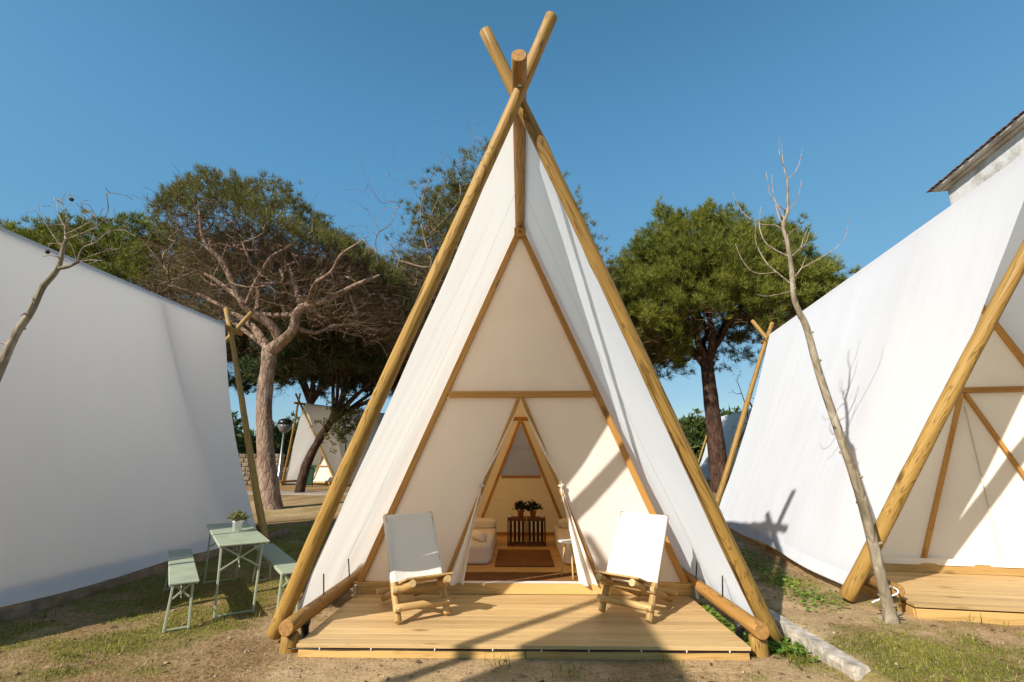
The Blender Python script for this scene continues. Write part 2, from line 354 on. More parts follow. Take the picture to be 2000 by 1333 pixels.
def tube(name, pts, r, mat, parent=None, sides=8, res=6):
    """smooth tube through points"""
    P = [Vector(p) for p in pts]; out = []; R = r if isinstance(r, (list, tuple)) else [r]*len(P); RR = []
    for i in range(len(P)-1):
        p0 = P[max(0, i-1)]; p1 = P[i]; p2 = P[i+1]; p3 = P[min(len(P)-1, i+2)]
        for k in range(res):
            t = k/res
            out.append(.5*((2*p1)+(-p0+p2)*t+(2*p0-5*p1+4*p2-p3)*t*t+(-p0+3*p1-3*p2+p3)*t**3)); RR.append(R[i]+(R[i+1]-R[i])*t)
    out.append(P[-1]); RR.append(R[-1])
    V, T = tube_np([([tuple(q) for q in out], RR)], lambda r: sides)
    s = sides; n = len(out)
    T = np.concatenate([T, [(0, k+1, k) for k in range(1, s-1)], [((n-1)*s, (n-1)*s+k, (n-1)*s+k+1) for k in range(1, s-1)]])
    me = npmesh(name, V, T); me.polygons.foreach_set('use_smooth', [True]*len(me.polygons))
    return link(name, me, mat, parent)
def lathe(name, prof, mat, parent, loc=(0, 0, 0), n=24):
    V = []; Fc = []
    for r, z in prof:
        for k in range(n): V.append((r*math.cos(2*math.pi*k/n), r*math.sin(2*math.pi*k/n), z))
    for i in range(len(prof)-1):
        for k in range(n): Fc.append((i*n+k, i*n+(k+1) % n, (i+1)*n+(k+1) % n, (i+1)*n+k))
    Fc.append(tuple(range(n))[::-1]); Fc.append(tuple((len(prof)-1)*n+k for k in range(n)))
    me = mesh(name, V, Fc); me.polygons.foreach_set('use_smooth', [len(p.vertices) == 4 for p in me.polygons])
    o = link(name, me, mat, parent); o.location = loc; return o
# smooth value noise in numpy, shared by the ground and what grows on it
_G = np.random.default_rng(3).random((256, 256))
def vnoise(x, y):
    x = np.asarray(x, float); y = np.asarray(y, float)
    xi = np.floor(x).astype(int); yi = np.floor(y).astype(int); fx = x-xi; fy = y-yi
    fx = fx*fx*(3-2*fx); fy = fy*fy*(3-2*fy)
    g = lambda a, b: _G[a % 256, b % 256]
    return (g(xi, yi)*(1-fx)+g(xi+1, yi)*fx)*(1-fy)+(g(xi, yi+1)*(1-fx)+g(xi+1, yi+1)*fx)*fy
def fbm(x, y, o=4):
    s = 0; a = .5; t = 0
    for k in range(o): s = s+a*vnoise(x*2**k+17*k, y*2**k+9*k); t += a; a *= .5
    return s/t
def sstep(a, b, x):
    t = np.clip((x-a)/(b-a), 0, 1); return t*t*(3-2*t)

# ---------------------------------------------------------------- ground
def gz(x, y, fine=True):
    x = np.asarray(x, float); y = np.asarray(y, float)
    rise = .10*sstep(2.46, 2.62, x)*sstep(30, 20, y)+.045*sstep(2.75, 2.3, np.abs(x))*sstep(4.7, 4.36, y)
    lum = (fbm(x*.7, y*.7)-.5)*.05
    fi = (fbm(x*6+3, y*6, 4)-.5)*.035 if fine else 0
    under = (sstep(2.9, 2.2, np.abs(x))*sstep(4.0, 4.35, y)*sstep(12, 11, y))
    return rise+(lum+fi)*(1-.85*under)-.012*under-.004
def green(x, y):
    n = .45*fbm(x*.9+5, y*.9+2, 3)+.55*(.5+(fbm(x*3.1+15, y*3.9+7, 4)-.5)*1.35)
    left = sstep(-1.9, -3.6, x)*sstep(13.5, 11, y)*(.35+.65*sstep(3.5, 4.6, y))
    right = np.exp(-(((x-3.2)/.62)**2+((y-4.25)/.62)**2))*1.5+np.exp(-(((x-3.4)/.45)**2+((y-6.6)/1.3)**2))*.75
    edge = np.exp(-(((x-2.35)/.22)**2+((y-4.75)/.35)**2))*.9
    rightside = sstep(2.6, 3.2, x)*.22*sstep(9, 6, y)
    front = .12*sstep(4.3, 3.6, y)
    far = .25*sstep(9, 14, y)
    base = np.maximum.reduce([left*.66, right, edge, rightside, front+0*x, far+0*x])
    return np.clip((base+(n-.5)*1.9-.22)*1.7, 0, 1)
def dry(x, y):
    n = fbm(x*1.3+40, y*1.3+11, 4)
    left = sstep(-1.2, -3.0, x)*.75; right = sstep(2.6, 3.0, x)*.4
    road = sstep(13.6, 14.6, y)*sstep(20.5, 19.0, y)
    b = np.maximum(np.maximum(left, right), .22)*(1-.85*road)+.3*sstep(19.5, 22, y)*0
    b = np.maximum(b, .9*sstep(19.5, 20.8, y)*sstep(60, 30, y))
    b = np.maximum(b, .95*sstep(10.5, 11.5, y)*sstep(14.4, 13.6, y))
    return np.clip((b+(n-.5)*1.5-.12)*1.4, 0, 1)
def axis_pts(lo, hi, step, far):
    c = list(np.arange(lo, hi+1e-6, step)); a = hi; s = step; up = []
    while a < far: s *= 1.25; a += s; up.append(a)
    a = lo; s = step; dn = []
    while a > -far: s *= 1.25; a -= s; dn.append(a)
    return np.array(dn[::-1]+c+up)
gx = axis_pts(-6.5, 6.5, .05, 2500.); gy = axis_pts(3.3, 9.0, .05, 2500.)
X, Y = np.meshgrid(gx, gy, indexing='ij'); Z = gz(X, Y)
Z = np.where((np.abs(X) > 40) | (Y > 45) | (Y < -20), np.minimum(Z, 0)*0-.01, Z)
nx, ny = X.shape
V = np.stack([X.ravel(), Y.ravel(), Z.ravel()], 1)
I = (np.arange(nx-1)[:, None]*ny+np.arange(ny-1)[None, :]).ravel()
T = np.concatenate([np.stack([I, I+ny, I+ny+1], 1), np.stack([I, I+ny+1, I+1], 1)])
me = npmesh('ground', V, T); me.polygons.foreach_set('use_smooth', [True]*len(me.polygons))
ca = me.color_attributes.new('cover', 'FLOAT_COLOR', 'POINT')
cc = np.zeros((len(V), 4), np.float32); cc[:, 0] = green(V[:, 0], V[:, 1]); cc[:, 1] = dry(V[:, 0], V[:, 1]); cc[:, 3] = 1
ca.data.foreach_set('color', cc.ravel())
def mat_ground():
    m, t, out = new_mat('sandy_ground')
    at = node(t, 'ShaderNodeAttribute', attribute_name='cover'); sp = t.nodes.new('ShaderNodeSeparateColor'); t.links.new(at.outputs['Color'], sp.inputs[0])
    v = coords(t, (1, 1, 1), rnd=False)
    n1 = node(t, 'ShaderNodeTexNoise', i_Scale=30., i_Detail=6., i_Roughness=.7); t.links.new(v, n1.inputs['Vector'])
    n2 = node(t, 'ShaderNodeTexNoise', i_Scale=3.5, i_Detail=5.); t.links.new(v, n2.inputs['Vector'])
    s1 = ramp(t, [(.3, (.36, .24, .125)), (.5, (.50, .35, .195)), (.72, (.60, .44, .26))]); t.links.new(n1.outputs['Fac'], s1.inputs[0])
    s2 = ramp(t, [(.35, (.80, .78, .74)), (.65, (1.08, 1.06, 1.02))]); t.links.new(n2.outputs['Fac'], s2.inputs[0])
    sand = mixc(t, 1., s1.outputs[0], s2.outputs[0], 'MULTIPLY')
    d1 = ramp(t, [(.3, (.13, .072, .032)), (.55, (.31, .19, .088)), (.75, (.46, .31, .155))]); t.links.new(n1.outputs['Fac'], d1.inputs[0])
    g1 = ramp(t, [(.3, (.10, .092, .02)), (.55, (.22, .185, .045)), (.75, (.36, .27, .09))]); t.links.new(n1.outputs['Fac'], g1.inputs[0])
    n3 = node(t, 'ShaderNodeTexNoise', i_Scale=9., i_Detail=6., i_Roughness=.75); t.links.new(v, n3.inputs['Vector'])
    def soft(sock, k):
        a = node(t, 'ShaderNodeMath', operation='MULTIPLY_ADD'); t.links.new(n3.outputs['Fac'], a.inputs[0]); a.inputs[1].default_value = 1.6; a.inputs[2].default_value = -.8
        b = node(t, 'ShaderNodeMath', operation='ADD'); t.links.new(sock, b.inputs[0]); t.links.new(a.outputs[0], b.inputs[1])
        c = node(t, 'ShaderNodeMath', operation='MULTIPLY', use_clamp=True); t.links.new(b.outputs[0], c.inputs[0]); c.inputs[1].default_value = k
        return c.outputs[0]
    c = mixc(t, soft(sp.outputs[1], 1.15), sand, d1.outputs[0]); c = mixc(t, soft(sp.outputs[0], .85), c, g1.outputs[0])
    p = node(t, 'ShaderNodeBsdfPrincipled', i_Roughness=.95); p.inputs['Specular IOR Level'].default_value = .1; t.links.new(c, p.inputs['Base Color'])
    b = node(t, 'ShaderNodeBump', i_Strength=.9, i_Distance=.025); t.links.new(n1.outputs['Fac'], b.inputs['Height']); t.links.new(b.outputs[0], p.inputs['Normal'])
    t.links.new(p.outputs[0], out.inputs[0]); return m
M['ground'] = mat_ground()
o = link('ground', me, 'ground'); tag(o, 'sandy ground with dry and green grass patches', None, kind='structure')
# paved path beyond the sandy track, and the sea far off
def strip(name, pts, wdt, z, mat, label):
    V = []; Fc = []
    for i, p in enumerate(pts):
        p = Vector(p); d = (Vector(pts[min(i+1, len(pts)-1)])-Vector(pts[max(i-1, 0)])).normalized(); n = Vector((-d.y, d.x))
        for s in (-1, 1): q = p+n*s*wdt/2; V.append((q.x, q.y, z))
        for s in (1, -1): q = p+n*s*wdt/2; V.append((q.x, q.y, z-.12))
    k = len(pts)
    for i in range(k-1):
        a = 4*i; b = a+4
        Fc += [(a, a+1, b+1, b), (a+1, a+2, b+2, b+1), (a+2, a+3, b+3, b+2), (a+3, a, b, b+3)]
    Fc += [(0, 3, 2, 1), (4*k-4, 4*k-3, 4*k-2, 4*k-1)]
    o = link(name, mesh(name, V, Fc), mat); tag(o, label, None, kind='structure'); return o
strip('path', [(-40, 24.6), (-20, 23.4), (-9, 22.8), (0, 22.9), (14, 23.6), (40, 26)], 1.5, .045, 'path', 'grey paved path beyond the sandy track')
sV = [(-2400, 95, .3), (2400, 95, .3), (2400, 2400, .3), (-2400, 2400, .3)]
o = link('sea', mesh('sea', sV, [(0, 1, 2, 3)]), 'sea'); tag(o, 'blue sea beyond the trees', None, kind='structure')

# ---------------------------------------------------------------- tents
W, HC, A, HR, L = 2.27, 4.73, 1.33, 4.83, 6.27
WC, B = 2.20, 1.0
YW, YB = 1.08, 4.65                                  # front wall, rear wall (local)
def rafter_x(z): return 1.885*(4.70-z)/(4.70-.2)
def canopy_pt(sgn, s, t, seed):
    """s 0 at the ridge .. 1 at the hem, t 0 front .. 1 back"""
    e = math.sin(math.pi*s)
    yf = -B*(1-s)+.05*s-.07*e; yb = L+B*(1-s)-.10*s-.16*e
    y = yf+(yb-yf)*t
    zc = HR-.06; s0 = .03; R_ = .071; hem = .11
    if s < s0:                                       # over the ridge pole
        ph = math.pi/2+(math.radians(25)-math.pi/2)*s/s0; return (sgn*R_*math.cos(ph), y, zc+R_*math.sin(ph))
    q = (s-s0)/(1-s0); x1, z1_ = R_*math.cos(math.radians(25)), zc+R_*math.sin(math.radians(25))
    x = x1+(WC-x1)*q-.07*math.sin(math.pi*q)*(.75+.25*math.sin(t*3+seed))
    z = z1_-(z1_-hem)*q
    u = y*1.0+seed*7.3
    n = (float(vnoise(u*2.2, s*1.2+seed))-.5)*.035+(float(vnoise(u*7., s*1.6+seed*3))-.5)*.009+(float(vnoise(u*17., s*1.1+seed))-.5)*.005+(float(vnoise(u*1.3+s*4, s*5+seed))-.5)*.03*s
    n += (float(vnoise(u*3.5+40, s*9))-.5)*.05*max(0, (s-.78)/.22)
    n *= min(1, q*4)
    if s > .9: x += (s-.9)*-.35*(.5+.5*math.sin(t*9+seed)); z += .035*math.sin(t*14+seed*2)*(s-.9)*10*.5
    return (sgn*(x+n*.9), y, z+n*.4)
def make_tent(loc, psi, label, group, door='closed', rear='plain', main=False, lowres=False, seed=1, bars2=False):
    root = empty('canvas_tent', loc, -psi); tag(root, label, 'tent', group)
    g0 = float(loc[2])
    cx = lambda s, h: (s*W*(1-(h-.08)/(HC-.08)), (h-.08)/(HC-.08))
    sd = 10 if lowres else 18
    k = 0
    for end in (0, 1):
        for s in (-1, 1):
            top = 5.31 if s < 0 else 5.36
            off = -.085 if s < 0 else .085           # the pole rising from the left passes in front
            def P(h):
                x, t = cx(s, h); y = -A*t+off*t
                return (x, y if end == 0 else L-y, h)
            pole('pole', P(.05), P(top), .074, .055, 'pole', root, sides=sd, seed=seed*9+k, crook=.010); k += 1
    pole('ridge_pole', (0, -1.72, HR-.06), (0, L+1.72, HR-.06), .064, .064, 'log', root, sides=sd, seed=seed*9+5, crook=.0005, lump=.012, knots=0)
    for s in (-1, 1):
        pole('side_log', (s*1.99, -.42, .235), (s*1.99, L+.42, .235), .066, .066, 'log', root, sides=sd, seed=seed*9+6+s, crook=.002)
        for yy in (-.30, L*.5, L+.30):
            pole('post', (s*2.0, yy, -.25), (s*2.0, yy, .165), .075, .07, 'pole', root, sides=sd, seed=seed*9+20+int(yy*3)+s, crook=0., lump=.07)
    nu, nv = (20, 40) if lowres else (44, 260)
    for s in (-1, 1):
        c = sheet('canopy', lambda a, b: canopy_pt(s, a, b, seed+(s+1)*2.5), nu, nv, 'canopy', root)
        if not lowres:
            sdh = seed+(s+1)*2.5
            sheet('hem', lambda a, b: tuple(Vector(canopy_pt(s, .972+.027*b, .003+.994*a, sdh))+Vector((s*.006, 0, .002))), 120, 2, 'canopy', c)
        if main:
            sd_ = seed+(s+1)*2.5
            for tt in (.16,):                # stitched seams run down the slope
                sheet('seam', lambda a, b: tuple(Vector(canopy_pt(s, .02+.97*a, tt+(b-.5)*.0018, sd_))+Vector((-s*.006, 0, -.003))), 24, 1, 'seam', c)
    # front wall: frame
    f = lambda *a, **kw: bar(*a, 'frame', root, **kw)
    zf = .25
    for s in (-1, 1):
        f('rafter', (s*(rafter_x(.24)), YW, .24), (s*(rafter_x(4.60)), YW, 4.60), .07, .07)
    f('crossbar', (-rafter_x(2.41)+.045, YW-.006, 2.41), (rafter_x(2.41)-.045, YW-.006, 2.41), .075, .07, side=(0, 1, 0))
    for s in (-1, 1):
        f('door_bar', (s*.885, YW-.012, .245), (s*.022, YW-.012, 2.365), .045, .05)
    if bars2:
        f('low_bar', (-rafter_x(1.15)+.05, YW-.03, 1.15), (rafter_x(1.15)-.05, YW-.03, 1.15), .06, .05)
    box('sill', (3.86, .10, .115), (0, YW, .187), 'beam', root)
    br = box('ridge_bracket', (.155, .10, .13), (0, YW-.03, 4.625), 'frame', root)
    if main:
        tube('emblem', [(.055*math.cos(a), -.052, -.008+.055*math.sin(a)) for a in np.linspace(0, 2*math.pi, 25)], .004, 'frame', br, sides=6, res=1)
        tv = []; tf = []
        for (zx, zz, ww) in ((0, .018, .018), (0, .000, .028), (0, -.016, .010)):
            i = len(tv); tv += [(zx-ww, -.0525, zz-.004-.01), (zx+ww, -.0525, zz-.004-.01), (zx, -.0525, zz+.014-.01)]; tf.append((i, i+1, i+2))
        link('emblem_tree', mesh('emblem_tree', tv, tf), 'crate', br)
    # front wall: canvas
    def wr(x, z, q=1.): return (float(vnoise(x*3+seed*5, z*1.1))-.5)*.02*q+(float(vnoise(x*9, z*3+seed))-.5)*.006*q
    res = 4 if lowres else 26
    def gable(a, b):
        z = 2.44+(4.62-2.44)*a; x = (2*b-1)*(rafter_x(z)-.015); return (x, YW+.012+wr(x, z), z)
    sheet('gable_canvas', gable, res, res, 'cream', root)
    for s in (-1, 1):
        def wall(a, b):
            z = .25+(2.37-.25)*a; xi = .885+(.022-.885)*(z-.245)/(2.365-.245); xo = rafter_x(z)-.015
            x = s*(xi+(xo-xi)*b); return (x, YW+.012+wr(x, z), z)
        sheet('wall_canvas', wall, res, res, 'cream', root)
    if door == 'closed':
        def dr(a, b):
            z = .25+(2.33-.25)*a; xi = .885+(.022-.885)*(z-.245)/(2.365-.245)
            x = (2*b-1)*xi; return (x, YW+.03+wr(x, z, 2.2), z)
        sheet('door_canvas', dr, res, res, 'cream', root)
        if not lowres: bar('zip', (0, YW+.012, .27), (0, YW+.012, 2.2), .014, .010, 'seam', root)
        sheet('door_skirt', lambda a, b: (-1.86+3.72*a, YW-.056-.012*math.sin(a*40)*b, .30-.075*b), 40 if not lowres else 4, 2, 'cream', root)
    # rear wall
    if not main:
        def rw(a, b):
            z = .22+(4.6-.22)*a; x = (2*b-1)*(rafter_x(z)-.01); return (x, L-YW, z)
        sheet('rear_canvas', rw, 6, 6, 'cream', root)
        for s in (-1, 1): f('rafter', (s*rafter_x(.24), L-YW+.05, .24), (s*rafter_x(4.60), L-YW+.05, 4.60), .07, .07)
        f('crossbar', (-rafter_x(2.41)+.045, L-YW+.056, 2.41), (rafter_x(2.41)-.045, L-YW+.056, 2.41), .075, .07)
    else:
        wb0, wt0 = 1.30, 2.28                        # rear window: triangle between two bars and a sill bar
        def wx(z): return max(.0, .42*(wt0-z)/(wt0-wb0))
        cream = 'lining'
        for s in (-1, 1):
            def side(a, b):
                z = wb0+(wt0-wb0)*a; xo = rafter_x(z)-.01; x = s*(wx(z)+(xo-wx(z))*b); return (x, YB, z)
            sheet('rear_canvas', side, 8, 6, cream, root)
            f('window_bar', (s*.86, YB-.03, .24), (s*.018, YB-.03, 2.34), .055, .05)
            f('rafter', (s*rafter_x(.24), YB-.02, .24), (s*rafter_x(4.60), YB-.02, 4.60), .07, .06)
        sheet('rear_canvas', lambda a, b: ((2*b-1)*(rafter_x(.22+(wb0-.22)*a)-.01), YB, .22+(wb0-.22)*a), 8, 8, cream, root)
        sheet('rear_canvas', lambda a, b: ((2*b-1)*(rafter_x(wt0+(4.6-wt0)*a)-.01), YB, wt0+(4.6-wt0)*a), 8, 8, cream, root)
        pane = link('window_mesh', mesh('window_mesh', [(-.42, YB+.01, wb0), (.42, YB+.01, wb0), (0, YB+.01, wt0)], [(0, 1, 2)]), 'mesh', root)
        bar('mullion', (-.19, YB+.03, 1.83), (.19, YB+.03, 1.83), .014, .01, 'white', pane); bar('mullion', (-.26, YB+.03, 1.9), (.1, YB+.03, 1.32), .014, .01, 'white', pane)
        f('window_sill', (-.38, YB-.035, 1.275), (.38, YB-.035, 1.275), .05, .05)
        f('crossbar', (-rafter_x(2.39)+.05, YB-.036, 2.39), (rafter_x(2.39)-.05, YB-.036, 2.39), .075, .06)
        box('skirting', (3.4, .03, .07), (0, YB-.03, .235), 'frame', root)
        # lining of the sleeping cabin
        for s in (-1, 1):
            def ln(a, b):
                z = .2+(4.62-.2)*a; y = YW+.05+(YB-YW-.06)*b; return (s*(rafter_x(z)+.02+wr(y, z, .8)), y, z)
            sheet('cabin_lining', ln, 10, 30, 'lining', root)
    return root
def tie_strap(root, s, y):
    c = Vector(canopy_pt(s, .93, y/L, 1)); tube('elastic_tie', [(s*1.99, y+.06, .30), (c.x-s*.03, y-.02, c.z+.06)], .007, 'black', root, sides=6, res=2)

TENTS = 'white canvas tents of the camp'
MY = 4.7725
main = make_tent((0, MY, 0), 0., 'tall white canvas tent with open doorway and crossed log poles above a furnished porch', TENTS, door='open', main=True, seed=1)
right = make_tent((5.789, 5.287, .106), .1541, 'white canvas tent with closed door beside the bare sapling and kerb', TENTS, seed=4)
left = make_tent((-7.58, 3.62, .02), .0339, 'white canvas tent whose long side wall stands behind the green table', TENTS, seed=7)
back = make_tent((-3.60, -7.05, .0), .02, 'white canvas tent standing behind the photographer', TENTS, lowres=True, seed=11)
far_l = make_tent((-12.6, 28.6, .0), .42, 'distant white tent with timber lattice front beyond the pine trunks', TENTS, lowres=True, seed=14, bars2=True)
far_r = make_tent((15.6, 32.6, .0), .08, 'distant white tent seen past the dark trunk of the dense pine', TENTS, lowres=True, seed=17)

# ---------------------------------------------------------------- decks
def make_deck(loc, psi, label, detail=True):
    root = empty('wooden_deck', loc, -psi); tag(root, label, 'deck', 'timber porch decks')
    y0, y1, wd, zt = -.445, YW-.055, 1.875, .13
    n = 12; bw = (y1-y0)/n
    for i in range(n):
        box('plank', (2*wd, bw-.0022, .028), (random.uniform(-.003, .003), y0+bw*(i+.5), zt-.014+random.uniform(-.0012, .0012)), 'deck', root, bev=.002)
    fz = zt-.028-.012
    xs = [-wd+.01, .03, wd-.01]
    for a, b in zip(xs, xs[1:]):
        box('fascia_board', (b-a-.004, .03, .12), ((a+b)/2, y0+.028, fz-.065), 'beam', root)
    for s in (-1, 1): box('fascia_board', (y1-y0-.1, .03, .11), (s*(wd-.03), (y0+y1)/2+.02, fz-.06), 'beam', root, rot=(0, 0, math.pi/2))
    for xx in (-1.2, 0, 1.2): box('joist', (y1-y0-.1, .05, .09), (xx, (y0+y1)/2+.02, zt-.028-.046), 'beam', root, rot=(0, 0, math.pi/2))
    return root
dk = make_deck((0, MY, 0), 0, 'pale pine deck of the open tent holding both sling chairs')
make_deck((5.789, 5.287, .106), .1541, 'pale pine deck in front of the closed tent, empty')
# cable run under the front edge of the deck, held by small clips
dy = MY-.445
cable = tube('light_cable', [(x, dy+.006+.003*math.sin(x*9), .094-.006*abs(math.sin(x*3.4))) for x in np.linspace(-1.95, 1.9, 30)], .004, 'black', None, sides=6, res=2)
tag(cable, 'black cable clipped along the front edge of the deck', 'cable')
for x in (-1.68, -1.25, -.72, -.24, .16, .55, .98, 1.35, 1.7):
    box('cable_clip', (.010, .012, .018), (x, dy+.004, .094), 'white', cable)

# ---------------------------------------------------------------- inside the open tent
T0 = Vector((0, MY, 0))
FZ = .215
for i, y in enumerate(np.arange(YW+.06, YB-.05, .30)):
    box('floor_board', (3.66, .296, .03), (0, y+.15, FZ-.015), 'floor', main, bev=.002)
sheet('threshold', lambda a, b: (-.95+1.9*a, YW-.052+.10*b, .2465), 10, 2, 'white', main)
def flap(s):
    """gathered door curtain: hangs from the door bar, tied at mid height"""
    def fn(a, b):
        z = .235+(2.30-.235)*a
        bx = .885+(.022-.885)*(z-.245)/(2.365-.245)-.02          # bar line
        inner = np.interp(z, [.235, .6, 1.0, 1.25, 1.38, 1.7, 2.3], [.66, .60, .53, .47, .45, .27, .0])
        outer = np.interp(z, [.235, .6, 1.0, 1.25, 1.38, 1.7, 2.3], [.86, .72, .58, .505, .475, .305, .01])
        amp = np.interp(z, [.235, 1.2, 1.35, 2.3], [.055, .018, .012, .01])
        return (s*(inner+(outer-inner)*b), YW-.045+amp*math.sin(b*9+s+z*.7)-amp*.4, z)
    c = sheet('door_curtain', fn, 40, 24, 'cream', main)
    t = tube('curtain_tie', [(s*.445, YW-.06, 1.315), (s*.475, YW-.075, 1.30), (s*.505, YW-.05, 1.325)], .013, 'seam', c, sides=8, res=3)
    tube('tie_end', [(s*.475, YW-.085, 1.30), (s*(.475+.01), YW-.10, 1.22), (s*.47, YW-.09, 1.12)], .006, 'seam', c, sides=6, res=3)
for s in (-1, 1): flap(s)
for (x, y, z) in ((0, -A-.085-.052, HC-.02), (-.06, -A+.02, HC-.16)):
    q = lathe('bolt', [(.016, 0), (.016, .010), (.008, .014), (.008, .028)], 'steel', main, (x, y, z), n=10); q.rotation_euler = (math.pi/2, 0, 0)
for s in (-1, 1):
    for y in (.28, 1.0, 2.6, 4.2): tie_strap(main, s, y)
# frame shoe of galvanised steel by the left log
box('steel_bracket', (.035, .05, .12), (-1.86, YW-.17, .19), 'steel', main)
box('steel_bracket', (.035, .05, .12), (1.93, YW-.17, .19), 'steel', main)

def soft_box(name, sx, sy, sz, mat, parent, loc, puff=.02, ke=16., top=0.):
    bm = bmesh.new(); bmesh.ops.create_cube(bm, size=1.)
    bmesh.ops.subdivide_edges(bm, edges=bm.edges[:], cuts=9, use_grid_fill=True)
    for v in bm.verts:
        q = v.co*2; k = ke
        r = (abs(q.x)**k+abs(q.y)**k+abs(q.z)**k)**(1/k)
        q = q/r*max(abs(q.x), abs(q.y), abs(q.z)) if r > 0 else q
        n = float(vnoise(q.x*3+sx*9, q.y*3+sz*7))-.5
        bul = top*(1-abs(q.x)**2)*(1-abs(q.y)**2)*(1 if q.z > 0 else .3)
        v.co = Vector((q.x*sx/2, q.y*sy/2, q.z*sz/2*(1+bul)+n*puff*(1 if q.z > -.5 else 0)))
    for fc in bm.faces: fc.smooth = True
    me = bpy.data.meshes.new(name); bm.to_mesh(me); bm.free()
    o = link(name, me, mat, parent); o.location = loc; return o
def bed(cx, side, label):
    r = empty('bed', (cx, 7.86, FZ)); tag(r, label, 'bed', 'low beds inside the open tent')
    soft_box('mattress', .92, 2.0, .25, 'bed', r, (0, 0, .125), puff=.006)
    return r
bed(-.89, -1, 'low white bed with a rolled towel on it')
bed(1.03, 1, 'low white bed behind the round side table')
for x, lb in ((-.72, 'white pillow on the bed that holds the towel'), (.93, 'white pillow on the bed behind the round side table')):
    p = soft_box('pillow', .58, .36, .13, 'bed', None, (x, 8.60, FZ+.31), puff=.01, ke=5., top=.35); tag(p, lb, 'pillow', 'pillows on the low beds')
tw = lathe('rolled_towel', [(.01, -.17), (.062, -.165), (.066, 0), (.062, .165), (.01, .17)], 'white', None, (-.62, 7.25, FZ+.316)); tw.rotation_euler = (math.pi/2, 0, .5)
tag(tw, 'white rolled towel lying on a low bed', 'towel')
for (x, y, sx, sy, lb) in ((.04, 7.33, .80, 1.12, 'brown jute rug between the beds'), (.0, 6.16, 1.9, .46, 'long brown jute mat just inside the doorway')):
    rg = sheet('rug', lambda a, b: (x+(a-.5)*sx, y+(b-.5)*sy, FZ+.010+.004*float(vnoise(a*40, b*40))), 60, 40, 'rug', None, thick=.012); tag(rg, lb, 'rug', 'jute rugs inside the open tent')
def crate(cx, label):
    r = empty('wooden_crate', (cx, 8.42, FZ)); tag(r, label, 'crate', 'upended crates used as a shelf')
    w, h, d = .315, .44, .30
    for s in (-1, 1): box('side_board', (.014, d, h), (s*(w/2-.007), 0, h/2), 'crate', r, bev=.002)
    for z in (.012, h-.02): box('end_board', (w-.03, d, .02 if z < .1 else .034), (0, 0, z), 'crate', r, bev=.002)
    box('front_rail', (w-.002, .012, .045), (0, -d/2-.006, h-.025), 'crate', r, bev=.002)
    box('front_rail', (w-.002, .012, .03), (0, -d/2-.006, .018), 'crate', r, bev=.002)
    for i in range(4 if cx < .05 else 4):
        box('slat', (.046, .010, h-.05), (-w/2+.05+i*(w-.1)/3, d/2-.006, h/2), 'crate', r, bev=.002)
    return r
crate(-.075, 'dark upended slatted crate on the cabin floor'); crate(.25, 'reddish upended slatted crate on the cabin floor')
def plant_mesh(name, n, rad, hgt, leaf, mat, parent, loc, wide=.35, seed=1, droop=0.):
    rg = np.random.default_rng(seed); V = []; T = []
    for i in range(n):
        a = rg.uniform(0, 6.283); el = rg.uniform(.25, 1.45); rr = rg.uniform(.35, 1.)
        d = np.array([math.cos(a)*math.cos(el), math.sin(a)*math.cos(el), math.sin(el)])
        c = np.array([d[0]*rad*rr, d[1]*rad*rr, d[2]*hgt*rr])
        ld = d+rg.normal(0, .5, 3); ld[2] += .3-droop; ld /= np.linalg.norm(ld)
        sd = np.cross(ld, rg.normal(0, 1, 3)); sd /= np.linalg.norm(sd)+1e-6
        l = leaf*rg.uniform(.7, 1.3); b = len(V)
        V += [c, c+ld*l*.5+sd*l*wide*.5, c+ld*l, c+ld*l*.5-sd*l*wide*.5]; T += [(b, b+1, b+2), (b, b+2, b+3)]
    o = link(name, npmesh(name, np.array(V), np.array(T)), mat, parent); o.location = loc; return o
def potted(loc, pot, r, h, n, rad, hgt, leaf, lm, label, group=None, seed=1):
    root = empty('potted_plant', loc); tag(root, label, 'plant', group)
    lathe('pot', [(r*.74, 0), (r*.97, h*.86), (r*1.06, h*.87), (r*1.08, h), (r*.96, h), (r*.93, h*.86)], pot, root)
    lathe('soil', [(r*.1, h*.80), (r*.92, h*.84), (r*.5, h*.88)], 'soil', root)
    st = [([(0, 0, h*.8), (rad*.3*math.cos(a), rad*.3*math.sin(a), h+hgt*.5), (rad*.6*math.cos(a), rad*.6*math.sin(a), h+hgt*.8)], [.004, .003, .002]) for a in np.linspace(0, 6, 9)]
    V, T = tube_np(st, lambda r: 4); link('stems', npmesh('stems', V, T), 'twig', root)
    fo = plant_mesh('foliage', n, rad, hgt, leaf, lm, root, (0, 0, h*.85), seed=seed)
    return root
potted((-.01, 8.38, FZ+.442), 'terracotta', .055, .10, 160, .12, .13, .075, 'darkleaf', 'dark leafy plant in terracotta pot on the darker crate', 'terracotta pots on the crates', 3)
potted((.20, 8.38, FZ+.442), 'terracotta', .055, .10, 160, .12, .14, .075, 'darkleaf', 'dark leafy plant in terracotta pot on the reddish crate', 'terracotta pots on the crates', 5)
for x, lb in ((-.19, 'small candle beside the plant on the darker crate'), (.355, 'small candle beside the plant on the reddish crate')):
    r = empty('candle', (x, 8.37, FZ+.442)); tag(r, lb, 'candle', 'small candles on the crates')
    lathe('wax', [(.028, 0), (.030, .004), (.030, .035), (.020, .037)], 'white', r); lathe('wick', [(.003, .037), (.003, .07)], 'soil', r, n=6)
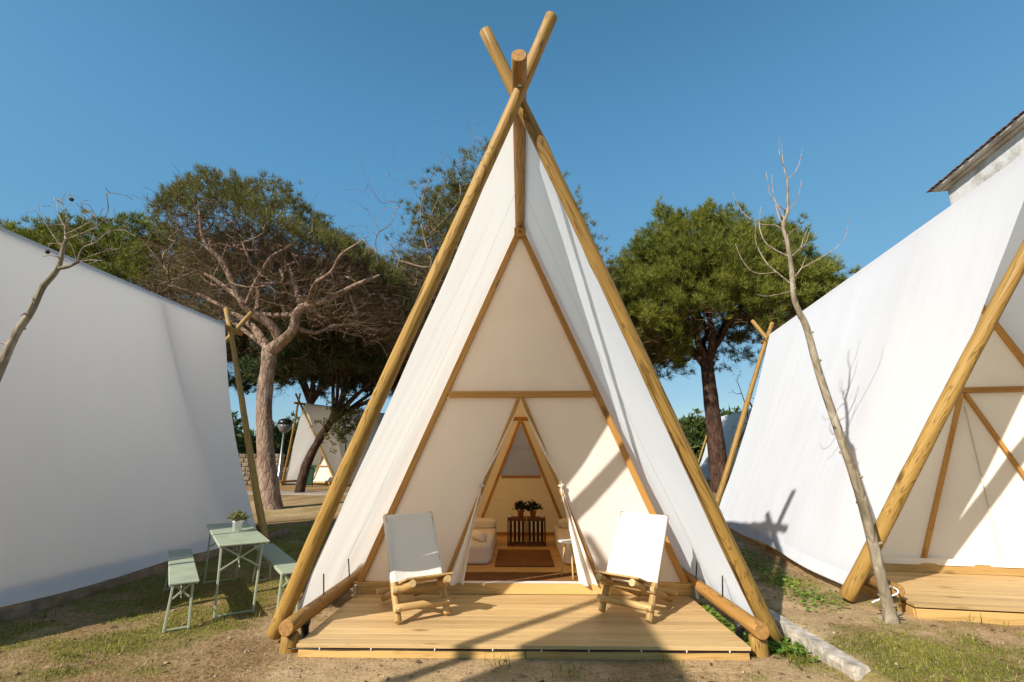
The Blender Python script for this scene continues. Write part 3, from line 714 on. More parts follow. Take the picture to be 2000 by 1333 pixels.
for x, lb in ((-.42, 'slim wall lamp stick on the rear canvas over the towel bed'), (.52, 'slim wall lamp stick on the rear canvas over the bed by the side table')):
    q = tube('wall_lamp', [(x-.09, MY+YB-.02, .86), (x+.09, MY+YB-.02, .855), (x+.10, MY+YB-.03, .85)], .008, 'white', None, sides=6, res=2); tag(q, lb, 'lamp', 'wall lamps in the cabin')
r = empty('side_table', (.60, 6.17, FZ+.016)); tag(r, 'round white side table on slim wooden legs inside the doorway', 'table')
lathe('table_top', [(.13, .395), (.15, .40), (.152, .415), (.148, .42), (.05, .42)], 'white', r, n=36)
for a in (-1.45, .7, 2.75): pole('leg', (.12*math.cos(a), .12*math.sin(a), 0), (.06*math.cos(a), .06*math.sin(a), .40), .010, .015, 'beech', r, 'beech', sides=10, crook=0, lump=0)

# ---------------------------------------------------------------- sling chairs
def chair(loc, rz, label, seed):
    r = empty('sling_chair', loc, rz); tag(r, label, 'chair', 'log sling chairs on the deck')
    k = [seed*30]
    def p(n, a, b, rad, e='chairend'):
        k[0] += 1; return pole(n, a, b, rad, rad*.96, 'chairpole', r, e, sides=14, seed=k[0], crook=.004, lump=.03)
    fa, ta = Vector((.245, 0, .03)), Vector((.245, .60, .90))
    for s in (-1, 1): p('back_pole', (s*fa.x, fa.y, fa.z-.004), (s*ta.x, ta.y, ta.z), .034)
    at = lambda t: fa.lerp(ta, t)
    for t in (.115, .27):
        q = at(t); o = p('rung', (-.285, q.y-.058, q.z+.012), (.285, q.y-.058, q.z+.012), .034)
        for s in (-1, 1):
            b = lathe('bolt', [(.010, 0), (.010, .006), (.004, .009)], 'steel', o, n=10); b.matrix_basis = o.matrix_basis.inverted() @ Matrix.Translation((s*.247, q.y-.086, q.z+.012)) @ Matrix.Rotation(math.pi/2, 4, 'X')
    for s in (-1, 1): p('seat_pole', (s*.175, -.16, .378), (s*.175, .74, .052), .034)
    p('rear_rung', (-.27, .68, .135), (.27, .68, .135), .028)
    d = Vector((0, .90, -.326)).normalized()
    for i in range(4):
        c = Vector((0, -.155, .378))+d*(.03+.062*i)+Vector((0, .34, .94))*.0435
        box('seat_slat', (.47, .055, .018), c, 'chairpole', r, rot=(-.347, 0, 0), bev=.003)
    p('top_rung', (-.245, ta.y-.02, ta.z-.045), (.245, ta.y-.02, ta.z-.045), .022)
    dirv = (ta-fa).normalized(); nrm = Vector((0, -dirv.z, dirv.y))       # towards the sitter
    def cloth(a, b):
        t = .325+(.985-.325)*a; q = at(t); u = b*2-1
        e = .245+.034
        if abs(u) > .86:
            ph = (abs(u)-.86)/.14*math.pi*1.1; x = .245+.0375*math.sin(ph) if ph < math.pi else .245; h = .0375*math.cos(ph)
        else: x = abs(u)/.86*.245; h = .0375-.034*(1-(x/.245)**2)*math.sin(math.pi*min(1, .08+a*.92))**.5+.004*(float(vnoise(x*22+a*3, a*6))-.5)
        return (math.copysign(x, u), q.y+nrm.y*h, q.z+nrm.z*h+.006*math.sin(a*3.1)*(1-u*u))
    sheet('sling', cloth, 24, 40, 'chaircloth', r)
    return r
chair((-.935, 4.905, .13), .55, 'log sling chair with shaded white canvas, beside the black spotlight and left log', 3)
chair((.985, 4.985, .13), -.66, 'log sling chair with sunlit white canvas, in front of the sunlit wall panel', 8)
# relabel by what stands next to them
bpy.data.objects['sling_chair']['label'] = 'log sling chair whose white canvas is mostly in shade, on the deck'
bpy.data.objects['sling_chair.001']['label'] = 'log sling chair whose white canvas is fully sunlit, on the deck'

# ---------------------------------------------------------------- ground spotlights
def spot(loc, rz, label, tilt=.5):
    r = empty('ground_spotlight', loc, rz); tag(r, label, 'spotlight', 'black ground spotlights')
    lathe('stake', [(.008, -.06), (.012, .06)], 'black', r, n=10)
    b = lathe('lamp_body', [(.028, 0), (.032, .01), (.034, .10), (.048, .125), (.050, .15), (.046, .156)], 'black', r, (0, 0, .05)); b.rotation_euler = (tilt, 0, 0)
    lathe('lens', [(.044, .1565), (.030, .163), (.004, .166)], 'glassblack', b)
spot((-1.955, 4.68, .0), -.4, 'black ground spotlight beside the left log, near the folding table side', .15)
spot((1.93, 4.68, .0), .4, 'black ground spotlight at the deck corner by the green clover', .15)
spot((4.02, 5.62, .1), .4, 'black ground spotlight at the corner of the empty deck', .3)
bpy.data.objects['ground_spotlight']['label'] = 'black ground spotlight at the deck corner over bare sand'
wc = tube('white_cable', [aty(1703, 1177, 5.1), aty(1718, 1171, 5.1), aty(1735, 1166, 5.08), aty(1752, 1160, 5.08), aty(1753, 1153, 5.12), aty(1741, 1147, 5.2), aty(1728, 1147, 5.35)], .008, 'white', None, sides=8)
tag(wc, 'looped white cable by the corner of the empty deck', 'cable')

# ---------------------------------------------------------------- folding table and benches
def folding(name, loc, rz, w, l, h, label, cat, group, foot):
    r = empty(name, loc, rz); tag(r, label, cat, group)
    for s in (-1, 1):
        box('top_board', (w, l/2-.004, .022), (0, s*l/4, h-.011), 'sage', r, bev=.008)
        yt, yf = s*(l/2-.20), s*(l/2-.13)
        for q in (-1, 1):
            bar('leg', (q*(foot-.01), yf, 0), (q*(w/2-.045), yt, h-.022), .030, .022, 'sagedark', r, side=(1, 0, 0))
        bar('foot_bar', (-foot, yf, .018), (foot, yf, .018), .018, .018, 'sagedark', r, side=(0, 1, 0))
        bar('brace', (-(w/2-.055), yt+s*.02, h-.05), (w/2-.055, yf-s*.03, h*.62), .018, .010, 'sagedark', r)
        bar('brace', ((w/2-.055), yt+s*.03, h-.05), (-(w/2-.055), yf-s*.02, h*.62), .018, .010, 'sagedark', r)
        bar('stay', (0, yf-s*.04, h*.62), (0, s*.12, h-.03), .014, .010, 'sagedark', r, side=(1, 0, 0))
        bar('edge_rail', (-(w/2-.02), s*.05, h-.034), (-(w/2-.02), s*(l/2-.04), h-.034), .016, .022, 'sagedark', r, side=(1, 0, 0))
        bar('edge_rail', ((w/2-.02), s*.05, h-.034), ((w/2-.02), s*(l/2-.04), h-.034), .016, .022, 'sagedark', r, side=(1, 0, 0))
    return r
RT = .6435
gzz = lambda x, y: float(gz(x, y, False))
folding('folding_table', (-3.58, 6.14, .0), RT, .49, 1.95, .74, 'sage green folding table with a white flowerpot on it', 'table', None, .19)
folding('folding_bench', (-3.90, 5.72, .0), RT, .25, 2.05, .46, 'sage green folding bench standing on open grass beside the white tent wall', 'bench', 'sage green folding benches', .11)
folding('folding_bench', (-3.02, 6.15, .0), RT, .25, 2.0, .46, 'sage green folding bench partly hidden behind the tent pole', 'bench', 'sage green folding benches', .11)
potted((-3.57, 6.16, .741), 'pot_white', .060, .125, 260, .11, .10, .055, 'pottedleaf', 'variegated plant in a white pot on the green table', None, 9)

# ---------------------------------------------------------------- kerbs
def kerb(name, p0, p1, wdt, h, z0, label, mat='concrete', seed=0, rough=.012):
    p0, p1 = Vector((*p0, 0)), Vector((*p1, 0)); d = p1-p0; Ln = d.length; d.normalize(); nn = Vector((-d.y, d.x, 0)); n = max(4, int(Ln/.06))
    prof = [(-.5, 0), (-.5, .86), (-.44, 1.), (.44, 1.), (.5, .86), (.5, 0)]; V = []; Fc = []; m = len(prof)
    for i in range(n+1):
        for a, b in prof:
            j = (float(vnoise(i*.45+a*7+seed, b*5))-.5)*2*rough; q = p0+d*(Ln*i/n)+nn*(a*wdt+j)
            V.append((q.x, q.y, z0+b*h+j*.6*(b > .5)))
    for i in range(n):
        for k in range(m-1): Fc.append((i*m+k, i*m+k+1, (i+1)*m+k+1, (i+1)*m+k))
    Fc.append(tuple(range(m))); Fc.append(tuple(n*m+k for k in range(m))[::-1])
    me = mesh(name, V, Fc); o = link(name, me, mat); tag(o, label, 'kerb'); return o
kerb('concrete_kerb', (2.53, 3.98), (2.50, 5.55), .13, .27, -.15, 'worn pale concrete kerb beside the deck of the open tent', rough=.022)
e0 = Vector((-7.58, 3.62)); ax = Vector((math.sin(.0339), math.cos(.0339))); rx = Vector((math.cos(.0339), -math.sin(.0339)))
q0 = e0+rx*2.16+ax*-1.5; q1 = e0+rx*2.16+ax*7.4
kerb('timber_edging', q0, q1, .07, .19, -.08, 'weathered brown edging under the hem of the tent behind the table', 'stone', 3)

# ---------------------------------------------------------------- trees
class Tree:
    def __init__(s, seed): s.P = []; s.par = []; s.fix = []; s.rg = np.random.default_rng(seed)
    def add(s, p, par, r=0.): s.P.append(np.array(p, float)); s.par.append(par); s.fix.append(r); return len(s.P)-1
    def path(s, pts, start=-1, r0=.1, r1=.03, sub=4):
        """smooth limb through points; start = node index it leaves from"""
        pts = [np.array(p, float) for p in pts]
        if start >= 0: pts = [s.P[start]]+pts
        idx = []; last = start; n = len(pts)
        for i in range(n-1):
            p0 = pts[max(0, i-1)]; p1 = pts[i]; p2 = pts[i+1]; p3 = pts[min(n-1, i+2)]
            for k in range(sub):
                t = k/sub
                if i == 0 and k == 0 and start >= 0: idx.append(start); continue
                q = .5*((2*p1)+(-p0+p2)*t+(2*p0-5*p1+4*p2-p3)*t*t+(-p0+3*p1-3*p2+p3)*t**3)
                f = (i+t)/(n-1); last = s.add(q, last, r0+(r1-r0)*f); idx.append(last)
        last = s.add(pts[-1], last, r1); idx.append(last); return idx
    def near(s, p):
        A = np.array(s.P); return int(np.argmin(((A-np.array(p))**2).sum(1)))
    def connect(s, targets, minr, seg=.35, wob=.10, up=.15, keep=0, origin=None, stretch=1.):
        """join each target to the closest wood already there, nearest to the origin first"""
        n0 = len(s.P); cap = n0+len(targets)*14; A = np.full((cap, 3), 1e6); A[:n0] = np.array(s.P)
        if keep: A[:keep] = 1e6
        o = np.array(origin); D = np.linalg.norm(targets-o, axis=1); order = np.argsort(D); tips = []
        dist0 = np.linalg.norm(A-o, axis=1)
        for ti in order:
            t = targets[ti]; m = len(s.P)
            d2 = ((A[:m]-t)**2).sum(1)+np.where(dist0[:m] > D[ti]+.2, 9., 0.)
            j = int(np.argmin(d2)); p = s.P[j]; v = t-p; L_ = np.linalg.norm(v); k = max(1, min(13, int(round(L_/seg)))); last = j
            w1 = s.rg.normal(0, wob*L_, 3); 
            for q in range(1, k+1):
                f = q/k; b = math.sin(math.pi*f)
                pt = p+v*f+w1*b*.6-np.array([0, 0, up*L_*b])+s.rg.normal(0, .02, 3)*(f < 1)
                last = s.add(pt, last, minr); A[last] = pt; dist0[last] = np.linalg.norm(pt-o)
            tips.append((last, ti))
        return tips
    def finish(s, tip_r=.006, ex=2.4):
        n = len(s.P); acc = np.zeros(n); R = np.zeros(n); kids = [[] for _ in range(n)]
        for i in range(n-1, -1, -1):
            r = max(tip_r, acc[i]**(1/ex) if acc[i] > 0 else tip_r)
            R[i] = max(r if s.fix[i] < .02 else 0, s.fix[i])
            if s.par[i] >= 0: acc[s.par[i]] += min(R[i], .05)**ex; kids[s.par[i]].append(i)
        s.R = R
        chains = []; starts = [i for i in range(n) if s.par[i] < 0]; st = [(i, None) for i in starts]
        while st:
            i, frm = st.pop(); pts = []; rr = []
            if frm is not None: pts.append(s.P[frm]); rr.append(min(R[frm], R[i]*1.25))
            c = i
            while True:
                pts.append(s.P[c]); rr.append(R[c] if frm is None or len(pts) > 2 else R[c])
                if not kids[c]: break
                ks = sorted(kids[c], key=lambda q: -R[q])
                for q in ks[1:]: st.append((q, c))
                c = ks[0]
            chains.append((pts, rr))
        return chains
def tufts(P, D, n, ln, wd, rg, up=.25, spread=.75):
    """needle tufts: n thin blades round each point P along direction D"""
    m = len(P); Pn = np.repeat(P, n, 0); Dn = np.repeat(D, n, 0)
    d = Dn*.8+rg.normal(0, spread, (m*n, 3)); d[:, 2] += up; d /= np.linalg.norm(d, axis=1)[:, None]+1e-9
    sd = np.cross(d, rg.normal(0, 1, (m*n, 3))); sd /= np.linalg.norm(sd, axis=1)[:, None]+1e-9
    l = ln*rg.uniform(.65, 1.3, (m*n, 1)); b0 = Pn+rg.normal(0, .025, (m*n, 3))
    V = np.stack([b0-sd*wd*.5+d*l*.15, b0+sd*wd*.5+d*l*.15, b0+d*l], 1).reshape(-1, 3)
    return V, np.arange(len(V)).reshape(-1, 3)
def strands(rg, P, O, k, ln, wd, noise=.35, rise=.05):
    """fine bare twigs sweeping outwards: bent ribbons of three triangles"""
    Q = np.repeat(P, k, 0)+rg.normal(0, .16, (len(P)*k, 3)); d = np.repeat(O, k, 0)+rg.normal(0, noise, (len(P)*k, 3)); d[:, 2] += rise
    d /= np.linalg.norm(d, axis=1)[:, None]; m = len(Q); l = ln*rg.uniform(.5, 1.3, (m, 1)); bend = rg.normal(0, .16, (m, 3))*l; bend[:, 2] -= .08*l[:, 0]
    s_ = np.cross(d, rg.normal(0, 1, (m, 3))); s_ /= np.linalg.norm(s_, axis=1)[:, None]; s_ *= wd*rg.uniform(.6, 1.3, (m, 1))*.5
    mid = Q+d*l*.5+bend; tip = Q+d*l
    V = np.stack([Q-s_, Q+s_, mid+s_*.75, mid-s_*.75, tip], 1).reshape(-1, 3); i = np.arange(m)[:, None]*5
    return V, np.concatenate([i+np.array([[0, 1, 2]]), i+np.array([[0, 2, 3]]), i+np.array([[3, 2, 4]])])
def build_tree(name, t, label, cat, group, base, bark, twig, needle_sets, split=.035, tip_r=.006, crown_name='crown'):
    ch = t.finish(tip_r)
    root = empty(name, base); tag(root, label, cat, group); b = np.array(base)
    big = [(np.array(p)-b, r) for p, r in ch if max(r) >= split]; sm = [(np.array(p)-b, r) for p, r in ch if max(r) < split]
    sf = lambda r: 14 if r > .15 else 10 if r > .06 else 6 if r > .025 else 4 if r > .012 else 3
    V, T = tube_np(big, sf)
    if not name.startswith('bare'):
        n_ = np.stack([vnoise(V[:, 0]*5+V[:, 1]*3, V[:, 2]*3), vnoise(V[:, 1]*5+9, V[:, 2]*3+V[:, 0]*4), V[:, 2]*0+.5], 1)-.5; V = V+n_*.035
    me = npmesh('trunk', V, T); me.polygons.foreach_set('use_smooth', [True]*len(me.polygons)); link('trunk', me, bark, root)
    if sm:
        V, T = tube_np(sm, sf); me = npmesh('branches', V, T); me.polygons.foreach_set('use_smooth', [True]*len(me.polygons))
        tag(link('branches', me, twig, root), None, None, kind='stuff')
    for i, (V, T, mt) in enumerate(needle_sets):
        if mt == 'twig': tag(link('twigs', npmesh('twigs', V-b, T), mt, root), None, None, kind='stuff'); continue
        tag(link(crown_name, npmesh(crown_name, V-b, T), mt, root), None, None, kind='stuff')
    return root
def dome(rg, n, c, rx, ry, z0, ztop, shell=.35, tilt=0., pw=.6, under=.0, lob=.16):
    """points in an umbrella crown; returns points, depth below the upper surface 0..1, outward direction"""
    a = rg.uniform(0, 2*math.pi, n); rho = np.sqrt(rg.uniform(0, 1, n))
    x = rho*np.cos(a); y = rho*np.sin(a)
    lobn = 1+lob*(fbm(x*2.3+c[0], y*2.3+c[1], 3)-.5)*2*2
    top = z0+(ztop-z0)*np.power(np.clip(1-rho**2.6, 0, 1), pw)*lobn+tilt*x*rx
    bot = z0-under*rho+(ztop-z0)*.18*(1-rho)
    f = rg.uniform(0, 1, n); f = np.where(rg.uniform(0, 1, n) < .6, f*shell, f)
    z = top-(top-bot)*f
    P = np.stack([c[0]+x*rx, c[1]+y*ry, z], 1)
    O = np.stack([x*.7, y*.7, .35+.6*(1-rho)], 1); O /= np.linalg.norm(O, axis=1)[:, None]
    return P, f, O
def sprout(rg, P, O, k, spread):
    """more shoot points around the given ones"""
    Q = np.repeat(P, k, 0)+rg.normal(0, spread, (len(P)*k, 3)); return Q, np.repeat(O, k, 0)

# --- big umbrella pine behind the left tent
t = Tree(11); rg = t.rg
YP = 16.2
def zp(x, y, dy=0.): return aty(280+x/3.03, 320+y/3.03, YP+dy)
tr = t.path([(*aty(528, 1003, YP).xy, -.3), aty(524, 960, YP), aty(519, 880, YP), aty(516, 790, YP), aty(522, 730, YP), zp(745, 1110)], -1, .46, .30, 5)
for i, f in zip(tr, np.linspace(0, 1, len(tr))): t.fix[i] = .27+.20*max(0, 1-f*2.2)**1.3-.03*f
fk = tr[-1]
L1 = t.path([zp(690, 1020, .2), zp(640, 960, .4), zp(560, 900, .7), zp(420, 820, 1.2), zp(300, 760, 1.6), zp(150, 720, 2)], fk, .17, .04)
Cc = t.path([zp(810, 1060, -.2)], fk, .24, .22, 4)
L2 = t.path([zp(760, 960, -.5), zp(640, 880, -.9), zp(570, 800, -1.1), zp(510, 660, -1.4), zp(450, 560, -1.6), zp(370, 480, -1.8), zp(340, 380, -1.8), zp(330, 250, -1.8)], Cc[-1], .17, .03)
R1 = t.path([zp(880, 990, -.6), zp(920, 870, -.8), zp(1000, 830, -1.0), zp(1100, 800, -1.4), zp(1250, 720, -1.9), zp(1400, 660, -2.2)], Cc[-1], .20, .04)
for pts, r0, r1 in (
    ([(570, 800, -1.1), (430, 690, -.9), (330, 640, -.8), (180, 600, -.6)], .09, .02),
    ([(625, 830, -.9), (650, 740, -1.3), (700, 640, -1.7), (760, 550, -2.1), (860, 490, -2.4), (1000, 400, -2.6)], .09, .02),
    ([(940, 830, -.8), (890, 690, .4), (850, 590, 1.0), (800, 480, 1.5), (720, 370, 2)], .12, .02),
    ([(970, 835, -1.0), (1010, 720, -1.8), (1110, 640, -2.4), (1170, 540, -2.8), (1300, 450, -3.0)], .08, .02),
    ([(910, 960, -.7), (1010, 1000, -.2), (1120, 960, .2), (1250, 945, .8), (1390, 915, 1.3)], .09, .02),
    ([(670, 900, -.8), (680, 760, .8), (640, 640, 1.5), (600, 500, 2.)], .10, .02),
    ([(740, 1090, 0), (560, 960, 1.5), (440, 900, 2.4), (300, 850, 3.)], .10, .02),
    ([(920, 900, -.8), (700, 880, 2.0), (900, 760, 3.), (1050, 640, 3.6)], .10, .02)):
    q = [zp(*p) for p in pts]; s0 = t.near(q[0]); t.path(q[1:], s0, r0, r1)
keep = len(tr)
C0 = (-9.0, 16.6)
P1, f1, O1 = dome(rg, 680, C0, 5.2, 4.2, 7.1, 10.6, .5, tilt=-.27, under=1.5, pw=.42)
P1[:, 2] -= .0
origin = np.array(zp(800, 1000))
t1 = t.connect(P1, .006, .33, .12, .10, keep, origin)
n_live = f1 < .40
P2 = P1[rg.integers(0, len(P1), 3600)]+rg.normal(0, .42, (3600, 3)); P2[:, 2] += .0
t2 = t.connect(P2, .006, .30, .15, .05, keep, origin)
# needles only in the outer shell
topz = lambda P: P
live, f_, O_ = dome(np.random.default_rng(5), 6000, C0, 5.0, 4.3, 7.2, 10.95, .45, tilt=-.27, under=.6, pw=.42, lob=.22)
kk = ((f_ < .12) & (live[:, 2] > 8.9-.27*(live[:, 0]-C0[0]))) | ((live[:, 1] > C0[1]+.4) & (f_ < .97) & (f_ > .1)); live = live[kk]; O_ = O_[kk]
nt_ = t.connect(live, .005, .30, .15, .05, keep, origin)
hp, hf, hO = dome(rg, 3000, (C0[0], C0[1]+.9), 5.2, 4.2, 6.9, 10.4, 1., tilt=-.27, under=1.5, pw=.42)
hO = hp-np.array(zp(800, 1000)); hO /= np.linalg.norm(hO, axis=1)[:, None]; hO[:, 2] *= .5
HV, HT = strands(rg, hp, hO, 4, .75, .013, .3, .12)
Q, QO = sprout(rg, live, O_, 3, .12)
V, T = tufts(Q, QO, 18, .24, .020, rg, .30, .6)
build_tree('umbrella_pine', t, 'large umbrella pine with pale forked limbs and bare brown twigs behind the left tent', 'tree', 'pine trees', (*t.P[0][:2], 0), 'bark', 'twig', [(V, T, 'needle_olive'), (HV, HT, 'twig')])

def simple_pine(seed, base, fork_z, c, rx, ry, z0, ztop, ntw, nlive, label, needle='needle', bark='bark', twig='twig', r=.28, lean=(0, 0), tilt=0., under=1., tuft=15, ln=.20, wd=.02, spr=4, shell=.45, nl=6, dense=.62, pw=.6, split=.05, hair=900):
    t = Tree(seed); rg = t.rg; bx, by = base
    top = np.array([bx+lean[0], by+lean[1], fork_z])
    tr = t.path([(bx, by, -.3), (bx+lean[0]*.2, by, fork_z*.35), (bx+lean[0]*.55, by+lean[1]*.5, fork_z*.7), top], -1, r*1.25, r*.8, 5)
    for k in range(nl):
        a = k*2*math.pi/nl+rg.uniform(-.3, .3)+.6; R_ = rg.uniform(.35, .6)
        e = np.array([c[0]+math.cos(a)*rx*R_, c[1]+math.sin(a)*ry*R_, z0+(ztop-z0)*rg.uniform(.25, .5)])
        m1 = top*.7+e*.3+np.array([0, 0, .35])*rg.uniform(-1, 1); m2 = top*.35+e*.65+rg.normal(0, .3, 3)
        t.path([m1, m2, e], tr[-1] if k % 2 else tr[-3], r*.55, r*.18)
    keep = len(tr)-3
    P1, f1, O1 = dome(rg, ntw, c, rx*.97, ry*.97, z0, ztop*.98, .5, tilt=tilt, under=under, pw=pw)
    t.connect(P1, .006, .5, .12, .08, keep, top)
    lv, f_, O_ = dome(rg, int(nlive*1.45), c, rx, ry, z0, ztop, shell, tilt=tilt, under=under, pw=pw)
    kk = f_ < dense; lv = lv[kk]; O_ = O_[kk]
    ci = rg.choice(len(lv), max(20, len(lv)//6), replace=False); t.connect(lv[ci], .005, .5, .12, .05, keep, top)
    lv = np.repeat(lv[ci], 6, 0)+rg.normal(0, 1, (len(ci)*6, 3))*np.array([.40, .40, .20]); O_ = np.repeat(O_[ci], 6, 0)
    Q, QO = sprout(rg, lv, O_, spr, .11)
    V, T = tufts(Q, QO, tuft, ln, wd, rg, .25, .6)
    hp, hf, hO = dome(rg, hair, c, rx*.97, ry*.97, z0, ztop*.95, 1., tilt=tilt, under=under, pw=pw); kk = hf > .25; hp = hp[kk]
    hO = hp-top; hO /= np.linalg.norm(hO, axis=1)[:, None]; hO[:, 2] *= .5
    HV, HT = strands(rg, hp, hO, 5, .9, .018, .3, .1)
    return build_tree('umbrella_pine', t, label, 'tree', 'pine trees', (bx, by, 0), bark, twig, [(V, T, needle), (HV, HT, 'twig')], split)
# dense green pine on the right
simple_pine(21, (9.35, 23.0), 6.6, (9.9, 23.4), 6.0, 5.4, 7.9, 13.6, 420, 4600, 'dense green umbrella pine with a dark straight trunk beside the bare sapling', needle='needle', bark='darkbark', r=.36, lean=(.1, .3), under=1.7, spr=5, shell=.6, dense=.85, pw=.5, tuft=20, ln=.27, wd=.022)
# tall pine behind the open tent
simple_pine(31, (-.5, 20.5), 8.0, (-1.0, 20.5), 5.0, 3.8, 8.6, 16.5, 900, 1300, 'tall sparse pine rising behind the open tent', needle='needle_olive', r=.32, under=2.5, spr=3, shell=.4, dense=.45, pw=.7, tuft=18, ln=.27, wd=.022, hair=3600)
# dark leaning pine further back on the left
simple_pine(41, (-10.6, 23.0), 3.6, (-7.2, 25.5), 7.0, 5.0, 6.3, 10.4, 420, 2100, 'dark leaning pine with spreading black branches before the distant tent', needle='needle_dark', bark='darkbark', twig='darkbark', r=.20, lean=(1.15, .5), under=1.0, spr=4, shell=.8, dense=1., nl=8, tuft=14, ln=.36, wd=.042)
# pines behind the left tent's ridge
simple_pine(51, (-26.0, 27.), 6.0, (-26.0, 27.), 9.2, 5.5, 10.0, 15.9, 250, 2100, 'broad green pine crown showing above the ridge of the left tent', needle='needle', bark='darkbark', r=.35, under=1.0, spr=4, shell=.5, dense=.8, ln=.36, wd=.036)
# dark pine filling in behind the right pine and the tent
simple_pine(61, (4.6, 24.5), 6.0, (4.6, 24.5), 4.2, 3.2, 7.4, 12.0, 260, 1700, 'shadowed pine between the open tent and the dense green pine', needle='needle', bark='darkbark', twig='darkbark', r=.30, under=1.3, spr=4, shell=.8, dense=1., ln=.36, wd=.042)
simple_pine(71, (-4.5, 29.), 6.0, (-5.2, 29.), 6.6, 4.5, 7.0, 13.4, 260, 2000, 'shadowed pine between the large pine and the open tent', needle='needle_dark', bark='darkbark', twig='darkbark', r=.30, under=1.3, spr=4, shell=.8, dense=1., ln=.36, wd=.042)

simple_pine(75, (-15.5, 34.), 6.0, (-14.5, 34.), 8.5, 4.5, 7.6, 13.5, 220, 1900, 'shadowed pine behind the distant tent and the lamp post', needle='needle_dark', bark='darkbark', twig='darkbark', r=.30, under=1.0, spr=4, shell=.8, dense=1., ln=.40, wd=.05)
# --- bare dead-branched tree between the large pine and the open tent
t = Tree(81); rg = t.rg; YD = 17.6
dp = lambda x, y, d=0.: aty(700+x*.3, 240+y*.3, YD+d)
tr = t.path([(*aty(840, 990, YD).xy, -.2), aty(838, 800, YD), aty(826, 640, YD), dp(380, 1170)], -1, .17, .09)
for pts, r0, r1 in (
    ([(380, 1170), (270, 1080), (190, 960), (120, 850), (120, 730), (210, 660), (245, 560)], .06, .008),
    ([(270, 1080), (250, 960), (265, 880), (230, 820), (300, 760)], .04, .006),
    ([(470, 940), (430, 760), (405, 600), (430, 450), (490, 330), (550, 230)], .05, .007),
    ([(430, 700), (500, 540), (560, 400), (600, 310)], .03, .006),
    ([(120, 850), (60, 790), (0, 780)], .03, .006),
    ([(560, 760), (480, 690), (500, 640), (640, 600)], .03, .006),
    ([(650, 520), (655, 330), (700, 190), (760, 120)], .03, .006)):
    q = [dp(*p) for p in pts]; t.path(q[1:] if pts[0] == (380, 1170) else q, t.near(q[0]) if pts[0] != (650, 520) else t.near(dp(430, 760)), r0, r1)
keep = len(tr)
for k in range(7):
    src = np.array(t.P[keep:]); pk = src[rg.integers(0, len(src), 34)]
    P1 = pk+rg.normal(0, .45, pk.shape)+np.array([0, 0, .35]); t.connect(P1, .004, .2, .12, -.1, keep, np.array(dp(400, 1000)))
build_tree('bare_tree', t, 'leafless tree with pale twisted twigs beside the open tent', 'tree', None, (*t.P[0][:2], 0), 'limb', 'saptwig', [], .03, tip_r=.005)

# --- bare saplings
def sapling(seed, trunk, branches, label, base, twn=0, r0=.07, r1=.02, group='bare plane saplings'):
    t = Tree(seed); tr = t.path(trunk, -1, r0, r1, 5)
    for i in tr: t.fix[i] *= 1+.45*max(0, 1-(t.P[i][2]-.05)/.22)**2
    for pts, a, b in branches:
        q = [Vector(p) for p in pts]; t.path(q[1:], t.near(q[0]), a*.75, b*.75, 4)
    rg = t.rg
    # pruning scars: short stubs
    for i in range(3, len(tr)-4, 3):
        p = t.P[tr[i]]; a = rg.uniform(0, 6.28); rr = t.fix[tr[i]]
        t.path([p+np.array([math.cos(a), math.sin(a), .5])*rr*1.45], tr[i], rr*.48, rr*.30, 1)
    if twn:
        src = np.array(t.P[len(tr):]); pk = src[rg.integers(0, len(src), twn)]
        t.connect(pk+rg.normal(0, .12, pk.shape)+np.array([0, 0, .12]), .003, .07, .1, -.15, len(tr), t.P[tr[-1]])
    return build_tree('bare_sapling', t, label, 'sapling', group, base, 'sapbark', 'saptwig', [], .014, tip_r=.0032)
YS = 5.08
z4 = lambda x, y, d=0.: aty(1420+x/3.42, 250+y/3.42, YS+d)
trk = [(3.565, 5.06, -.05), (3.56, 5.06, .12), (3.555, 5.065, .25), aty(1726, 1150, YS), aty(1692, 1010, YS), aty(1665, 920, YS), aty(1637, 840, YS), aty(1600, 730, YS), aty(1575, 640, YS), z4(480, 1230), z4(445, 1120), z4(430, 940), z4(400, 760), z4(375, 650), z4(405, 560), z4(405, 460), z4(402, 345)]
